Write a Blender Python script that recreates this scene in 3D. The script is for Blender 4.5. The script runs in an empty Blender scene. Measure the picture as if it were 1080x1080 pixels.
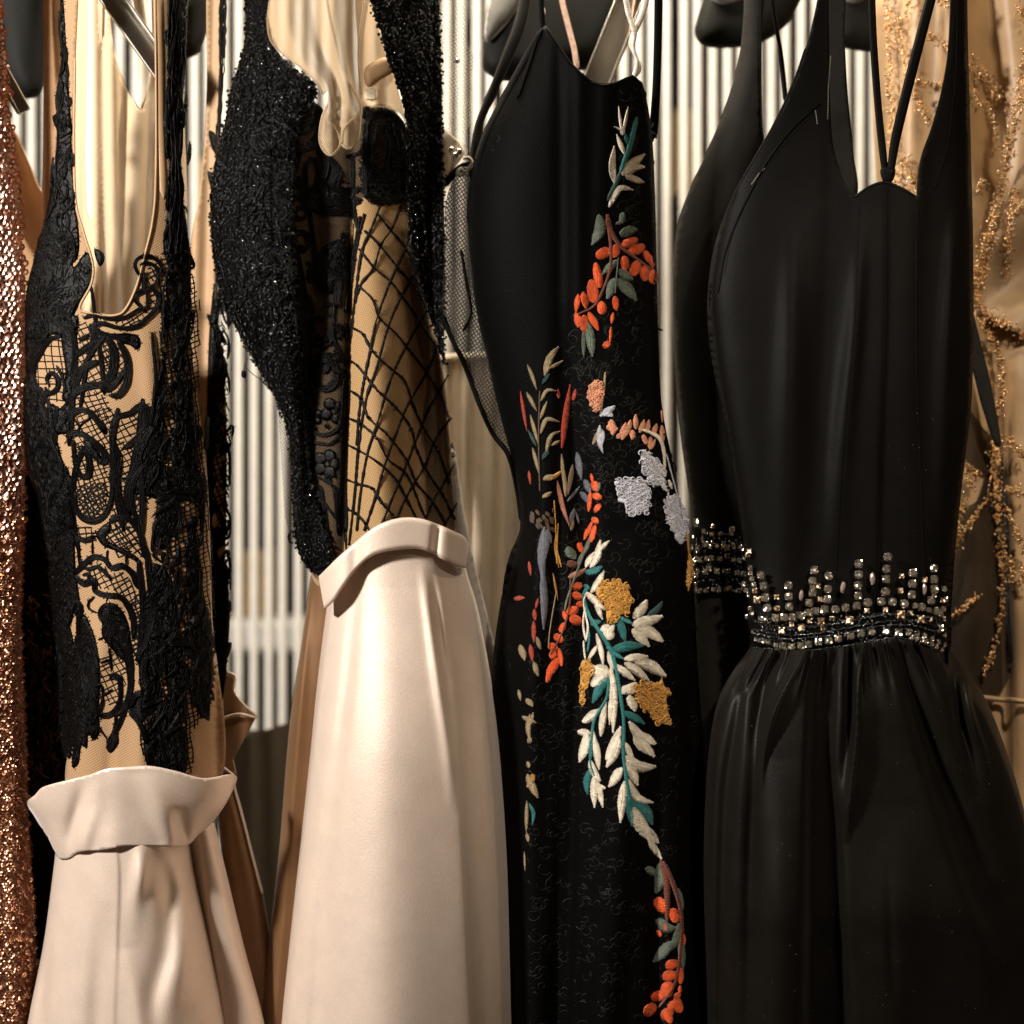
import bpy, math, random
import numpy as np
from mathutils import Vector
from mathutils.geometry import delaunay_2d_cdt
rng = np.random.default_rng(7)
random.seed(7)
scene = bpy.context.scene
COL = scene.collection
CAM_D, Z0 = 2.2, 1.25          # camera stands 2.2 m in front of the clothes, 1.25 m up

# ------------------------------------------------------------------ measures
# layouts are drawn on a flat 1080-unit sheet (900 units = 1 m at y = 0); P() puts a drawn point at depth y
def P(px, py, y):
    px = np.asarray(px, float); py = np.asarray(py, float); y = np.asarray(y, float)
    s = (CAM_D + y) / CAM_D
    return np.stack([(px - 540) / 900 * s, y + 0 * px, Z0 + (540 - py) / 900 * s], -1)

def spline(pts, step=3.0, closed=False):
    """Catmull-Rom through points (any columns), resampled about every `step` units of the first two columns."""
    a = np.asarray(pts, float)
    n = len(a)
    if n < 3 and not closed:
        L = np.hypot(*(a[1, :2] - a[0, :2])); k = max(2, int(L / step) + 1)
        t = np.linspace(0, 1, k)[:, None]
        return a[0] * (1 - t) + a[1] * t
    out = []
    segs = n if closed else n - 1
    for i in range(segs):
        if closed:
            p0, p1, p2, p3 = a[(i - 1) % n], a[i], a[(i + 1) % n], a[(i + 2) % n]
        else:
            p1, p2 = a[i], a[i + 1]
            p0 = a[i - 1] if i > 0 else 2 * p1 - p2
            p3 = a[i + 2] if i + 2 < n else 2 * p2 - p1
        # centripetal-ish tension to avoid overshoot
        L = np.hypot(*(p2[:2] - p1[:2])); k = max(1, int(round(L / step)))
        l0 = max(np.hypot(*(p1[:2] - p0[:2])), 1e-6); l2 = max(np.hypot(*(p3[:2] - p2[:2])), 1e-6)
        m1 = (p2 - p0) / (l0 + L + 1e-9) * L; m2 = (p3 - p1) / (L + l2 + 1e-9) * L
        t = (np.arange(k) / k)[:, None]
        out.append((2*t**3 - 3*t**2 + 1)*p1 + (t**3 - 2*t**2 + t)*m1 + (-2*t**3 + 3*t**2)*p2 + (t**3 - t**2)*m2)
    if not closed: out.append(a[-1][None])
    return np.concatenate(out)

def inside(poly, x, y):
    poly = np.asarray(poly); x = np.asarray(x, float); y = np.asarray(y, float)
    r = np.zeros(x.shape, bool)
    j = len(poly) - 1
    for i in range(len(poly)):
        xi, yi = poly[i, 0], poly[i, 1]; xj, yj = poly[j, 0], poly[j, 1]
        if yi != yj:
            c = ((yi > y) != (yj > y)) & (x < (xj - xi) * (y - yi) / (yj - yi) + xi)
            r ^= c
        j = i
    return r

def dist_poly(poly, x, y):
    a = np.asarray(poly)[:, :2]; b = np.roll(a, -1, 0)
    d = np.full(np.shape(x), 1e9)
    for p, q in zip(a, b):
        v = q - p; L = v @ v
        if L < 1e-12: continue
        t = np.clip(((x - p[0]) * v[0] + (y - p[1]) * v[1]) / L, 0, 1)
        d = np.minimum(d, np.hypot(x - p[0] - t * v[0], y - p[1] - t * v[1]))
    return d

# ------------------------------------------------------------------ folded cloth surface
class Fold:
    """kind: ridge | step | roll ; pts rows = (px, py, width, amplitude in m)"""
    def __init__(s, kind, *pts, fw=1.0):
        pts = [(p[0], p[1], p[2] * fw, p[3]) for p in pts]
        s.kind = kind; a = spline(pts, 6); a = a[np.argsort(a[:, 1])]
        s.a = a
    def __call__(s, x, y):
        a = s.a
        xc = np.interp(y, a[:, 1], a[:, 0]); w = np.interp(y, a[:, 1], a[:, 2]); am = np.interp(y, a[:, 1], a[:, 3])
        d = (x - xc) / w
        if s.kind == 'ridge': return am * np.exp(-d * d)
        if s.kind == 'step': return am * .5 * (1 + np.tanh(d))            # the right side stands proud
        if s.kind == 'stepl': return am * .5 * (1 - np.tanh(d))           # the left side stands proud
        if s.kind == 'roll': return am * np.where(d < 0, np.exp(-d * d), np.exp(-(d / .22) ** 2))
        if s.kind == 'rolll': return am * np.where(d > 0, np.exp(-d * d), np.exp(-(d / .22) ** 2))

class Surf:
    def __init__(s, rows, y0, bulge, folds=(), p=2.0, wav=0.0, seed=1, lean=None, fk=1.0):
        s.fk = fk
        a = spline([(r[1], r[0], r[2]) for r in rows], 6)     # (l, py, r)
        a = a[np.argsort(a[:, 1])]
        s.py, s.l, s.r = a[:, 1], a[:, 0], a[:, 2]
        s.y0, s.b, s.folds, s.p, s.wav = y0, bulge, list(folds), p, wav
        s.lean = lean
        g = np.random.default_rng(seed)
        s.w = [(g.uniform(.006, .03), g.uniform(.003, .012), g.uniform(0, 6.28), g.uniform(.4, 1)) for _ in range(9)]
    def lr(s, y): return np.interp(y, s.py, s.l), np.interp(y, s.py, s.r)
    def depth(s, x, y):
        x = np.asarray(x, float); y = np.asarray(y, float)
        l, r = s.lr(y)
        u = np.clip((x - (l + r) / 2) / np.maximum((r - l) / 2, 1e-6), -1, 1)
        prof = (1 - np.abs(u) ** s.p) ** (1 / s.p)
        d = s.y0 - s.b * prof
        for f in s.folds: d = d - s.fk * f(x, y) * np.minimum(1, prof * 2.2)
        if s.wav:
            q = 0
            for a, b, c, e in s.w: q = q + e * np.sin(a * x + b * y + c + 1.5 * np.sin(b * 1.7 * y + c * 2))
            d = d - s.wav * q / 4 * prof
        if s.lean: d = d + np.interp(y, s.lean[0], s.lean[1])
        return d

# ------------------------------------------------------------------ mesh builder
class MB:
    def __init__(s): s.v, s.f, s.m, s.uv, s.n = [], [], [], [], 0
    def add(s, v, faces, mat=0, uv=None):
        v = np.asarray(v, float).reshape(-1, 3)
        s.v.append(v)
        s.uv.append(np.zeros((len(v), 2)) if uv is None else np.asarray(uv, float).reshape(-1, 2))
        faces = np.asarray(faces, int)
        if faces.ndim == 1: faces = faces[None]
        s.f.append(faces + s.n); s.m.append(np.full(len(faces), mat)); s.n += len(v)
    def build(s, name, mats, parent=None, smooth=True, solid=0.0, subsurf=0):
        if not isinstance(mats, (list, tuple)): mats = [mats]
        V = np.concatenate(s.v); UV = np.concatenate(s.uv)
        if parent is not None: V = V - ORG[parent]
        me = bpy.data.meshes.new(name)
        lens = np.concatenate([np.full(len(f), f.shape[1]) for f in s.f])
        loops = np.concatenate([f.ravel() for f in s.f])
        me.vertices.add(len(V)); me.vertices.foreach_set('co', V.ravel())
        me.loops.add(len(loops)); me.loops.foreach_set('vertex_index', loops.astype(np.int32))
        me.polygons.add(len(lens))
        st = np.concatenate([[0], np.cumsum(lens)[:-1]])
        me.polygons.foreach_set('loop_start', st.astype(np.int32))
        me.polygons.foreach_set('loop_total', lens.astype(np.int32))
        me.polygons.foreach_set('material_index', np.concatenate(s.m).astype(np.int32))
        me.polygons.foreach_set('use_smooth', np.full(len(lens), bool(smooth)))
        ul = me.uv_layers.new(name='UVMap'); ul.data.foreach_set('uv', UV[loops].ravel())
        me.update(calc_edges=True); me.validate()
        for m in mats: me.materials.append(m)
        o = bpy.data.objects.new(name, me); COL.objects.link(o)
        if parent is not None: o.parent = parent; ORG[o] = ORG[parent]
        else: ORG[o] = np.zeros(3)
        if solid:
            q = o.modifiers.new('thickness', 'SOLIDIFY'); q.thickness = solid; q.offset = 0
        if subsurf:
            q = o.modifiers.new('smooth', 'SUBSURF'); q.levels = q.render_levels = subsurf
        return o
ORG = {}

def tag(o, label, cat, group=None, kind=None):
    if label: o['label'] = label
    if cat: o['category'] = cat
    if group: o['group'] = group
    if kind: o['kind'] = kind
    return o
def thing(name, label, cat, loc, group=None):
    o = bpy.data.objects.new(name, None); COL.objects.link(o)
    o.empty_display_size = .05
    o.location = loc; ORG[o] = np.asarray(loc, float)
    return tag(o, label, cat, group)

def gridfaces(nu, nv, closed=False):
    i = np.arange(nv - 1)[:, None] * nu; j = np.arange(nu if closed else nu - 1)[None]
    a = (i + j); b = i + (j + 1) % nu
    return np.stack([a, b, b + nu, a + nu], -1).reshape(-1, 4)

def loft(mb, surf, y0, y1, step=3.0, mat=0, back=None, off=0.0, nu=None, jag=None):
    """front sheet of a Surf between two heights; back = depth of the rear half (a closed tube when given)"""
    ys = np.linspace(y0, y1, max(3, int(abs(y1 - y0) / step)))
    l, r = surf.lr(ys)
    n = nu or max(8, int((r - l).max() / step))
    th = np.linspace(0, math.pi, n); u = -np.cos(th)
    u = .6 * u + .4 * np.linspace(-1, 1, n)
    X = (l[:, None] + r[:, None]) / 2 + u[None] * (r - l)[:, None] / 2
    Y = np.repeat(ys[:, None], n, 1)
    if jag is not None: Y = Y + jag(X, Y)
    D = surf.depth(X, Y) + off
    V = P(X, Y, D)
    uv = np.stack([X / 100, Y / 100], -1)
    if back is None:
        mb.add(V, gridfaces(n, len(ys)), mat, uv)
    else:
        ub = u[::-1][1:-1]
        XB = (l[:, None] + r[:, None]) / 2 + ub[None] * (r - l)[:, None] / 2
        YB = np.repeat(ys[:, None], len(ub), 1)
        DB = surf.y0 + back * np.sqrt(np.clip(1 - ub ** 2, 0, 1))[None] + 0 * XB
        if surf.lean: DB = DB + np.interp(YB, surf.lean[0], surf.lean[1])
        V2 = np.concatenate([V, P(XB, YB, DB)], 1)
        uv2 = np.concatenate([uv, np.stack([XB / 100, YB / 100], -1)], 1)
        mb.add(V2, gridfaces(n + len(ub), len(ys), True), mat, uv2)

def cdt(poly, step):
    b = np.asarray(poly, float)[:, :2]
    lo, hi = b.min(0), b.max(0)
    gx, gy = np.meshgrid(np.arange(lo[0] + step / 2, hi[0], step), np.arange(lo[1] + step / 2, hi[1], step * .866))
    gx = gx + (np.arange(gx.shape[0]) % 2)[:, None] * step / 2
    gx = gx.ravel() + rng.uniform(-.1, .1, gx.size) * step; gy = gy.ravel() + rng.uniform(-.1, .1, gy.size) * step
    k = inside(b, gx, gy); gx, gy = gx[k], gy[k]
    k = dist_poly(b, gx, gy) > step * .45; gx, gy = gx[k], gy[k]
    pts = np.concatenate([b, np.stack([gx, gy], -1)]) if len(gx) else b
    n = len(b)
    res = delaunay_2d_cdt([Vector(p) for p in pts], [(i, (i + 1) % n) for i in range(n)], [], 1, 1e-5)
    vo = np.array([[v.x, v.y] for v in res[0]]); fo = np.array([list(f) for f in res[2] if len(f) == 3])
    # consistent winding
    a, bb, c = vo[fo[:, 0]], vo[fo[:, 1]], vo[fo[:, 2]]
    s = (bb[:, 0]-a[:, 0])*(c[:, 1]-a[:, 1]) - (bb[:, 1]-a[:, 1])*(c[:, 0]-a[:, 0])
    fo[s < 0] = fo[s < 0][:, ::-1]
    return vo, fo

def outline(pts, step):
    cor = [i for i, p in enumerate(pts) if len(p) > 2 and p[2]]
    if not cor: return spline([p[:2] for p in pts], step, True)
    q = [p[:2] for p in pts[cor[0]:]] + [p[:2] for p in pts[:cor[0]]]
    cut = [c - cor[0] for c in cor] + [len(q)]; q = q + [q[0]]; out = []
    for a, b in zip(cut[:-1], cut[1:]): out.append(spline(q[a:b + 1], step)[:-1])
    return np.concatenate(out)

def patch(mb, pts, depth, step=5.0, mat=0, smooth=True, off=0.0):
    """a sheet cut to an outline and draped on depth(x, y)"""
    b = outline(pts, step) if smooth else np.concatenate([spline([p, q], step)[:-1] for p, q in zip(pts, list(pts[1:]) + [pts[0]])])
    v, f = cdt(b, step)
    d = depth(v[:, 0], v[:, 1]) + off if callable(depth) else np.full(len(v), depth + off)
    mb.add(P(v[:, 0], v[:, 1], d), f, mat, v / 100)

def pillow(mb, pts, depth, h, w, step=3.0, mat=0, smooth=True, back=.3, bump=None, off=0.0, pw=.5):
    """a closed padded shape: rises to h metres over w units from its outline, front and (back*h) behind"""
    b = outline(pts, step) if smooth else np.asarray(pts, float)
    v, f = cdt(b, step)
    dd = dist_poly(b, v[:, 0], v[:, 1]); e = dd < 1e-3
    q = np.clip(dd / w, 0, 1); q = np.sqrt(np.clip(1 - (1 - q) ** 2, 0, 1)) if pw == .5 else q ** pw
    q[e] = 0
    base = (depth(v[:, 0], v[:, 1]) if callable(depth) else np.full(len(v), float(depth))) + off
    fr = base - h * q
    if bump is not None: fr = fr - bump(v[:, 0], v[:, 1]) * q
    bk = base + h * back * q
    n = len(v); m = np.where(e, np.arange(n), np.arange(n) + n)
    V = np.concatenate([P(v[:, 0], v[:, 1], fr), P(v[:, 0], v[:, 1], bk)])
    mb.add(V, np.concatenate([f, m[f][:, ::-1]]), mat, np.concatenate([v, v]) / 100)

def ribbon(mb, pts, w, depth, h=.0012, mat=0, step=3.0, taper=(.2, .2), off=0.0, prof=None, k=5, rnd=0.0):
    """a cord / stitched petal / strap lying on a surface. w = width in sheet units (number, or per-point list)"""
    a = np.asarray(pts, float)[:, :2]
    ws = np.full(len(a), float(w)) if np.isscalar(w) else np.asarray(w, float)
    c = spline(np.column_stack([a, ws]), step)
    if len(c) < 3: c = spline(np.column_stack([a, ws]), max(.4, np.hypot(*(a[-1] - a[0])) / 3))
    xy, wd = c[:, :2], c[:, 2].copy()
    if rnd: wd *= 1 + rnd * rng.uniform(-1, 1, len(wd))
    L = np.concatenate([[0], np.cumsum(np.hypot(*np.diff(xy, axis=0).T))]); t = L / max(L[-1], 1e-6)
    if prof == 'petal':
        wd = wd * np.clip(np.sin(math.pi * np.clip(t, .02, .98) ** .85), .12, 1) ** .75
    elif prof == 'berry':
        wd = wd * np.sqrt(np.clip(1 - (2 * t - 1) ** 2, .06, 1))
    else:
        e = 1.0 * np.maximum(wd, 1e-3)
        wd = wd * np.minimum(1, np.maximum(taper[0], L / e)) * np.minimum(1, np.maximum(taper[1], (L[-1] - L) / e))
    tan = np.gradient(xy, axis=0); tan /= np.maximum(np.hypot(tan[:, 0], tan[:, 1]), 1e-9)[:, None]
    nor = np.stack([-tan[:, 1], tan[:, 0]], -1)
    u = np.linspace(-1, 1, k)
    X = xy[:, None, 0] + nor[:, None, 0] * u[None] * wd[:, None] / 2
    Y = xy[:, None, 1] + nor[:, None, 1] * u[None] * wd[:, None] / 2
    base = (depth(X, Y) if callable(depth) else np.full(X.shape, float(depth))) + off
    hs = h * np.minimum(1, wd / max(wd.max(), 1e-6) + .2)
    D = base - hs[:, None] * np.sqrt(np.clip(1 - u[None] ** 2, 0, 1)) 
    Xm, Ym = xy[:, 0:1], xy[:, 1:2]
    Dm = base[:, k // 2:k // 2 + 1] + .5 * hs[:, None]
    V = np.concatenate([P(X, Y, D), P(Xm, Ym, Dm)], 1)
    n = len(xy)
    UV = np.stack([np.repeat(L[:, None], k + 1, 1) / 100, np.concatenate([u, [0]])[None] * wd[:, None] / 200], -1)
    mb.add(V, gridfaces(k + 1, n, True), mat, UV)
    i0 = np.arange(k + 1)
    b0 = mb.n - len(V.reshape(-1, 3))
    mb.f.append((i0[::-1] + b0)[None]); mb.m.append(np.array([mat]))
    mb.f.append((i0 + b0 + (n - 1) * (k + 1))[None]); mb.m.append(np.array([mat]))

def stubs(mb, xy, depth, off, out=1.0, prob=.3, ln=(.8, 2.2), w=.8):
    """short thread ends standing out from an edge"""
    tan = np.gradient(xy, axis=0); tan /= np.maximum(np.hypot(tan[:, 0], tan[:, 1]), 1e-9)[:, None]
    for p, t in zip(xy, tan):
        if rng.uniform() > prob: continue
        L = rng.uniform(*ln); a = out * np.array([-t[1], t[0]]) + t * rng.normal(0, .6)
        ribbon(mb, [p - a * .6, p + a * L * .5 + t * rng.normal(0, .3), p + a * L], w * rng.uniform(.7, 1.3), depth, .0007, 0, 1.5, (.6, .4), off, k=3)

def bundle(mb, pts, w, depth, off=-.001, sw=1.45, fuzz=.22):
    """a lace cord: flat ground under several wandering threads, with loose ends along its edges"""
    a = np.asarray(pts, float)[:, :2]; ws = np.full(len(a), float(w)) if np.isscalar(w) else np.asarray(w, float)
    ribbon(mb, a, ws * .86, depth, .0006, 0, 2.4, (.4, .4), off, k=4, rnd=.1)
    c = spline(np.column_stack([a, ws]), 2.2)
    if len(c) < 4: return
    xy, wd = c[:, :2], c[:, 2]
    tan = np.gradient(xy, axis=0); tan /= np.maximum(np.hypot(tan[:, 0], tan[:, 1]), 1e-9)[:, None]
    nor = np.stack([-tan[:, 1], tan[:, 0]], -1); n = max(1, int(round(wd.mean() / 1.35)))
    t = np.linspace(0, 1, len(xy)); end = np.minimum(1, np.minimum(t, 1 - t) * 8 + .35)
    for i in range(n):
        u = ((i + .5) / n - .5) * .95 + .16 / max(n, 1) * np.sin(t * rng.uniform(8, 22) + rng.uniform(0, 6))
        q = xy + nor * (u * wd * end)[:, None]
        ribbon(mb, q[::2] if len(q) > 6 else q, sw * rng.uniform(.8, 1.2), depth, .0011, 0, 3, (.5, .5), off - .0005 - rng.uniform(0, .0005), k=4, rnd=.2)
    for sg in (-1, 1): stubs(mb, xy + nor * (sg * wd * .46)[:, None], depth, off - .0003, sg, fuzz)

def thicket(mb, poly, depth, off=-.001, dens=.075, w=1.35, ln=(5, 13), h=.0007, edge=.3, dirn=None):
    """closed lace ground: a thin padded sheet covered with short laid threads"""
    pillow(mb, poly, depth, h, 3, 3, 0, back=.1, off=off)
    pl = spline(poly, 2.5, True); lo, hi = pl.min(0), pl.max(0)
    n = int((hi[0] - lo[0]) * (hi[1] - lo[1]) * dens)
    x = rng.uniform(lo[0], hi[0], n); y = rng.uniform(lo[1], hi[1], n); k = inside(pl, x, y)
    for a, b in zip(x[k], y[k]):
        th = (dirn if dirn is not None else 1.57) + .7 * math.sin(a / 9 + b / 23) + .5 * math.sin(b / 13.0 - a / 17) + rng.normal(0, .18)
        L = rng.uniform(*ln) * .5; c, sn = math.cos(th), math.sin(th); bd = rng.normal(0, .25) * L
        q = [(a - L * c, b - L * sn), (a - bd * sn, b + bd * c), (a + L * c, b + L * sn)]
        e = inside(pl, np.array([q[0][0], q[2][0]]), np.array([q[0][1], q[2][1]]))
        if not e.all(): continue
        ribbon(mb, q, w * rng.uniform(.7, 1.3), depth, .001, 0, 4, (.4, .4), off - h * .6 - rng.uniform(0, .0006), k=3)
    c = pl.mean(0); sgn = 1 if np.sum((np.roll(pl[:, 0], -1) - pl[:, 0]) * (np.roll(pl[:, 1], -1) + pl[:, 1])) > 0 else -1
    stubs(mb, pl, depth, off - .0003, sgn, edge)

def net(mb, poly, depth, spacing, angs, w, h=.0006, mat=0, wob=.8, off=0.0, skip=0.0):
    poly = spline(poly, 4, True); c = poly.mean(0); R = np.hypot(*(poly - c).T).max()
    for ang in angs:
        d = np.array([math.cos(math.radians(ang)), math.sin(math.radians(ang))]); nn = np.array([-d[1], d[0]])
        for o in np.arange(-R, R, spacing):
            o = o + rng.uniform(-.12, .12) * spacing
            t = np.arange(-R, R, 2.0)
            ph = rng.uniform(0, 6.3)
            q = c + nn * o + d * t[:, None] + nn * (wob * np.sin(t / (spacing * 1.1) + ph))[:, None]
            k = inside(poly, q[:, 0], q[:, 1])
            i = 0
            while i < len(k):
                if k[i]:
                    j = i
                    while j + 1 < len(k) and k[j + 1]: j += 1
                    if j - i >= 2 and rng.uniform() >= skip:
                        ribbon(mb, q[i:j + 1:2] if j - i > 4 else q[[i, j]], w * rng.uniform(.75, 1.25), depth, h, mat, 4.0, (1, 1), off, k=3)
                    i = j + 1
                else: i += 1

def stitched(mb, pts, w, depth, h, mat, prof, pitch=1.15, slant=.35, off=-.0008):
    """satin stitch: a petal filled with threads laid side by side across it, ends a little ragged"""
    c = spline([tuple(p[:2]) for p in pts], .6); 
    L = np.concatenate([[0], np.cumsum(np.hypot(*np.diff(c, axis=0).T))]); n = max(3, int(L[-1] / pitch))
    t = (np.arange(n) + .5) / n; x = np.interp(t * L[-1], L, c[:, 0]); y = np.interp(t * L[-1], L, c[:, 1])
    q = np.column_stack([x, y]); tan = np.gradient(q, axis=0); tan /= np.maximum(np.hypot(tan[:, 0], tan[:, 1]), 1e-9)[:, None]
    if prof == 'petal': wd = w * np.clip(np.sin(math.pi * np.clip(t, .03, .97) ** .85), .16, 1) ** .7
    elif prof == 'berry': wd = w * np.sqrt(np.clip(1 - (2 * t - 1) ** 2, .12, 1))
    else: wd = np.full(n, float(w))
    nor = np.stack([-tan[:, 1], tan[:, 0]], -1); sl = slant * rng.choice([-1, 1])
    for i in range(n):
        d = nor[i] + tan[i] * sl; a = wd[i] / 2
        p0 = q[i] - d * a * rng.uniform(.93, 1.07); p1 = q[i] + d * a * rng.uniform(.93, 1.07)
        ribbon(mb, [p0, q[i] + rng.normal(0, .12, 2), p1], pitch * rng.uniform(1.0, 1.35), depth, h * rng.uniform(.75, 1.15), mat, max(1.5, a * .7), (.55, .55), off, k=3)

def gem(mb, x, y, d, r, mat=0, sides=8, sx=1.0, sy=1.0, rot=0.0, hgt=.7, table=.55, tilt=(0, 0)):
    """a cut stone: girdle, bevel and a table, with its back; r in sheet units"""
    th = np.arange(sides) * 2 * math.pi / sides + (rot if sx == sy else 0)
    R = r / 900; cen = P(x, y, d)
    def ring(k, z, tw=0.0):
        c, s = np.cos(th + tw), np.sin(th + tw)
        px, pz = c * R * k * sx, s * R * k * sy
        if rot and sx != sy: px, pz = px * math.cos(rot) - pz * math.sin(rot), px * math.sin(rot) + pz * math.cos(rot)
        return np.stack([px, -z * R + tilt[0] * px + tilt[1] * pz, pz], -1)
    h = math.pi / sides
    V = np.concatenate([ring(.7, -.3), ring(1, .1), ring(.86, hgt * .62, h), ring(.62, hgt * .9), ring(table * .62, hgt, h)]) + cen
    n = sides
    mb.add(V, gridfaces(n, 5, True), mat)
    mb.f.append((np.arange(n) + 4 * n + mb.n - 5 * n)[None]); mb.m.append(np.array([mat]))

_ico = None
def beads(mb, X, Y, D, r, mat=0, rings=4, seg=6, sq=(1, 1, 1)):
    """small faceted beads at many places; r in sheet units (array)"""
    X = np.asarray(X, float); n = len(X)
    if n == 0: return
    th = np.arange(seg) * 2 * math.pi / seg; ph = np.linspace(0, math.pi, rings + 1)[1:-1]
    base = [np.array([[0, 0, 1.]])] + [np.stack([np.sin(p) * np.cos(th), np.sin(p) * np.sin(th), np.full(seg, np.cos(p))], -1) for p in ph] + [np.array([[0, 0, -1.]])]
    base = np.concatenate(base) * np.asarray(sq)
    m = len(base); cen = P(X, Y, D); R = (np.broadcast_to(r, n) / 900)
    A = rng.uniform(0, 6.28, n); B = rng.uniform(-1, 1, n)
    # random turn per bead
    ca, sa, cb, sb = np.cos(A), np.sin(A), np.cos(B), np.sin(B)
    M = np.zeros((n, 3, 3))
    M[:, 0, 0] = ca; M[:, 0, 1] = -sa * cb; M[:, 0, 2] = sa * sb
    M[:, 1, 0] = sa; M[:, 1, 1] = ca * cb; M[:, 1, 2] = -ca * sb
    M[:, 2, 1] = sb; M[:, 2, 2] = cb
    V = np.einsum('nij,mj->nmi', M, base) * R[:, None, None] + cen[:, None]
    q, t = [], []
    k = len(ph)
    for j in range(seg):
        t.append([0, 1 + j, 1 + (j + 1) % seg])
        e = 1 + (k - 1) * seg
        t.append([m - 1, e + (j + 1) % seg, e + j])
        for i in range(k - 1):
            a = 1 + i * seg
            q.append([a + j, a + seg + j, a + seg + (j + 1) % seg, a + (j + 1) % seg])
    o = (np.arange(n) * m)[:, None, None]
    b0 = mb.n
    mb.add(V, (np.array(t)[None] + o).reshape(-1, 3), mat)
    if q:
        Q = (np.array(q)[None] + o).reshape(-1, 4) + b0
        mb.f.append(Q); mb.m.append(np.full(len(Q), mat))

def rings(mb, X, Y, D, r, mat=0, seg=9, inner=.38, tilt=.5):
    """sequins: small cupped discs with a hole, each tipped its own way"""
    X = np.asarray(X, float); n = len(X); th = np.arange(seg) * 2 * math.pi / seg
    o = np.stack([np.cos(th), -.0 * th, np.sin(th)], -1)
    base = np.concatenate([o * [1, 1, 1] + [0, -.0, 0], o * .72 + [0, .16, 0], o * inner + [0, .2, 0]])
    m = len(base); cen = P(X, Y, D); R = np.broadcast_to(r, n) / 900
    tx = rng.normal(0, tilt, n); tz = rng.normal(0, tilt, n)
    V = np.repeat(base[None], n, 0) * R[:, None, None]
    V[:, :, 1] += V[:, :, 0] * tx[:, None] + V[:, :, 2] * tz[:, None]
    V += cen[:, None]
    F = (gridfaces(seg, 3, True)[None] + (np.arange(n) * m)[:, None, None]).reshape(-1, 4)
    mb.add(V, F, mat)

def box_between(mb, a, b, w, t, mat=0, up=(0, -1, 0), bev=.15):
    """flat bar from a to b (world points), w wide, t thick, edges eased"""
    a = np.asarray(a, float); b = np.asarray(b, float); d = b - a; d /= np.linalg.norm(d)
    n = np.asarray(up, float); n = n - d * (n @ d); n /= np.linalg.norm(n); s = np.cross(d, n)
    e = min(w, t) * bev
    prof = [(-w/2+e, -t/2), (w/2-e, -t/2), (w/2, -t/2+e), (w/2, t/2-e), (w/2-e, t/2), (-w/2+e, t/2), (-w/2, t/2-e), (-w/2, -t/2+e)]
    V = np.array([[c + s * x + n * y for x, y in prof] for c in (a, b)])
    b0 = mb.n
    mb.add(V, gridfaces(8, 2, True), mat)
    mb.f.append((np.arange(8)[::-1] + b0)[None]); mb.m.append(np.array([mat]))
    mb.f.append((np.arange(8) + 8 + b0)[None]); mb.m.append(np.array([mat]))

def Z(ox, oy, sc):
    return lambda *pts: [(ox + p[0] / sc, oy + p[1] / sc) + tuple(p[2:]) for p in pts]
# ------------------------------------------------------------------ materials (all procedural)
def newmat(name):
    m = bpy.data.materials.new(name); m.use_nodes = True
    nt = m.node_tree; b = nt.nodes['Principled BSDF']
    return m, nt, b
def nd(nt, t, **kw):
    n = nt.nodes.new(t)
    for k, v in kw.items():
        if k in n.inputs: n.inputs[k].default_value = v
        else: setattr(n, k, v)
    return n
def coords(nt, uv=False):
    return nd(nt, 'ShaderNodeTexCoord').outputs['UV' if uv else 'Object']
def mapping(nt, src, scale=(1, 1, 1), rot=(0, 0, 0)):
    n = nd(nt, 'ShaderNodeMapping'); n.inputs['Scale'].default_value = scale; n.inputs['Rotation'].default_value = rot
    nt.links.new(src, n.inputs['Vector']); return n.outputs['Vector']
def bump(nt, b, h, strength, dist):
    n = nd(nt, 'ShaderNodeBump', Strength=strength, Distance=dist)
    nt.links.new(h, n.inputs['Height'])
    if b.inputs['Normal'].links: nt.links.new(b.inputs['Normal'].links[0].from_socket, n.inputs['Normal'])
    nt.links.new(n.outputs['Normal'], b.inputs['Normal'])
def noise(nt, vec, scale, detail=2.0, rough=.5):
    n = nd(nt, 'ShaderNodeTexNoise', Scale=scale, Detail=detail, Roughness=rough); nt.links.new(vec, n.inputs['Vector'])
    return n.outputs['Fac']
def ramp2(nt, fac, c0, c1, p0=.35, p1=.65):
    r = nd(nt, 'ShaderNodeValToRGB'); e = r.color_ramp.elements
    e[0].position, e[1].position = p0, p1; e[0].color = (*c0, 1); e[1].color = (*c1, 1)
    nt.links.new(fac, r.inputs['Fac']); return r.outputs['Color']
def math_(nt, op, a, b=None):
    n = nd(nt, 'ShaderNodeMath', operation=op)
    for i, v in enumerate((a, b)):
        if v is None: continue
        if isinstance(v, (int, float)): n.inputs[i].default_value = v
        else: nt.links.new(v, n.inputs[i])
    return n.outputs[0]

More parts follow.
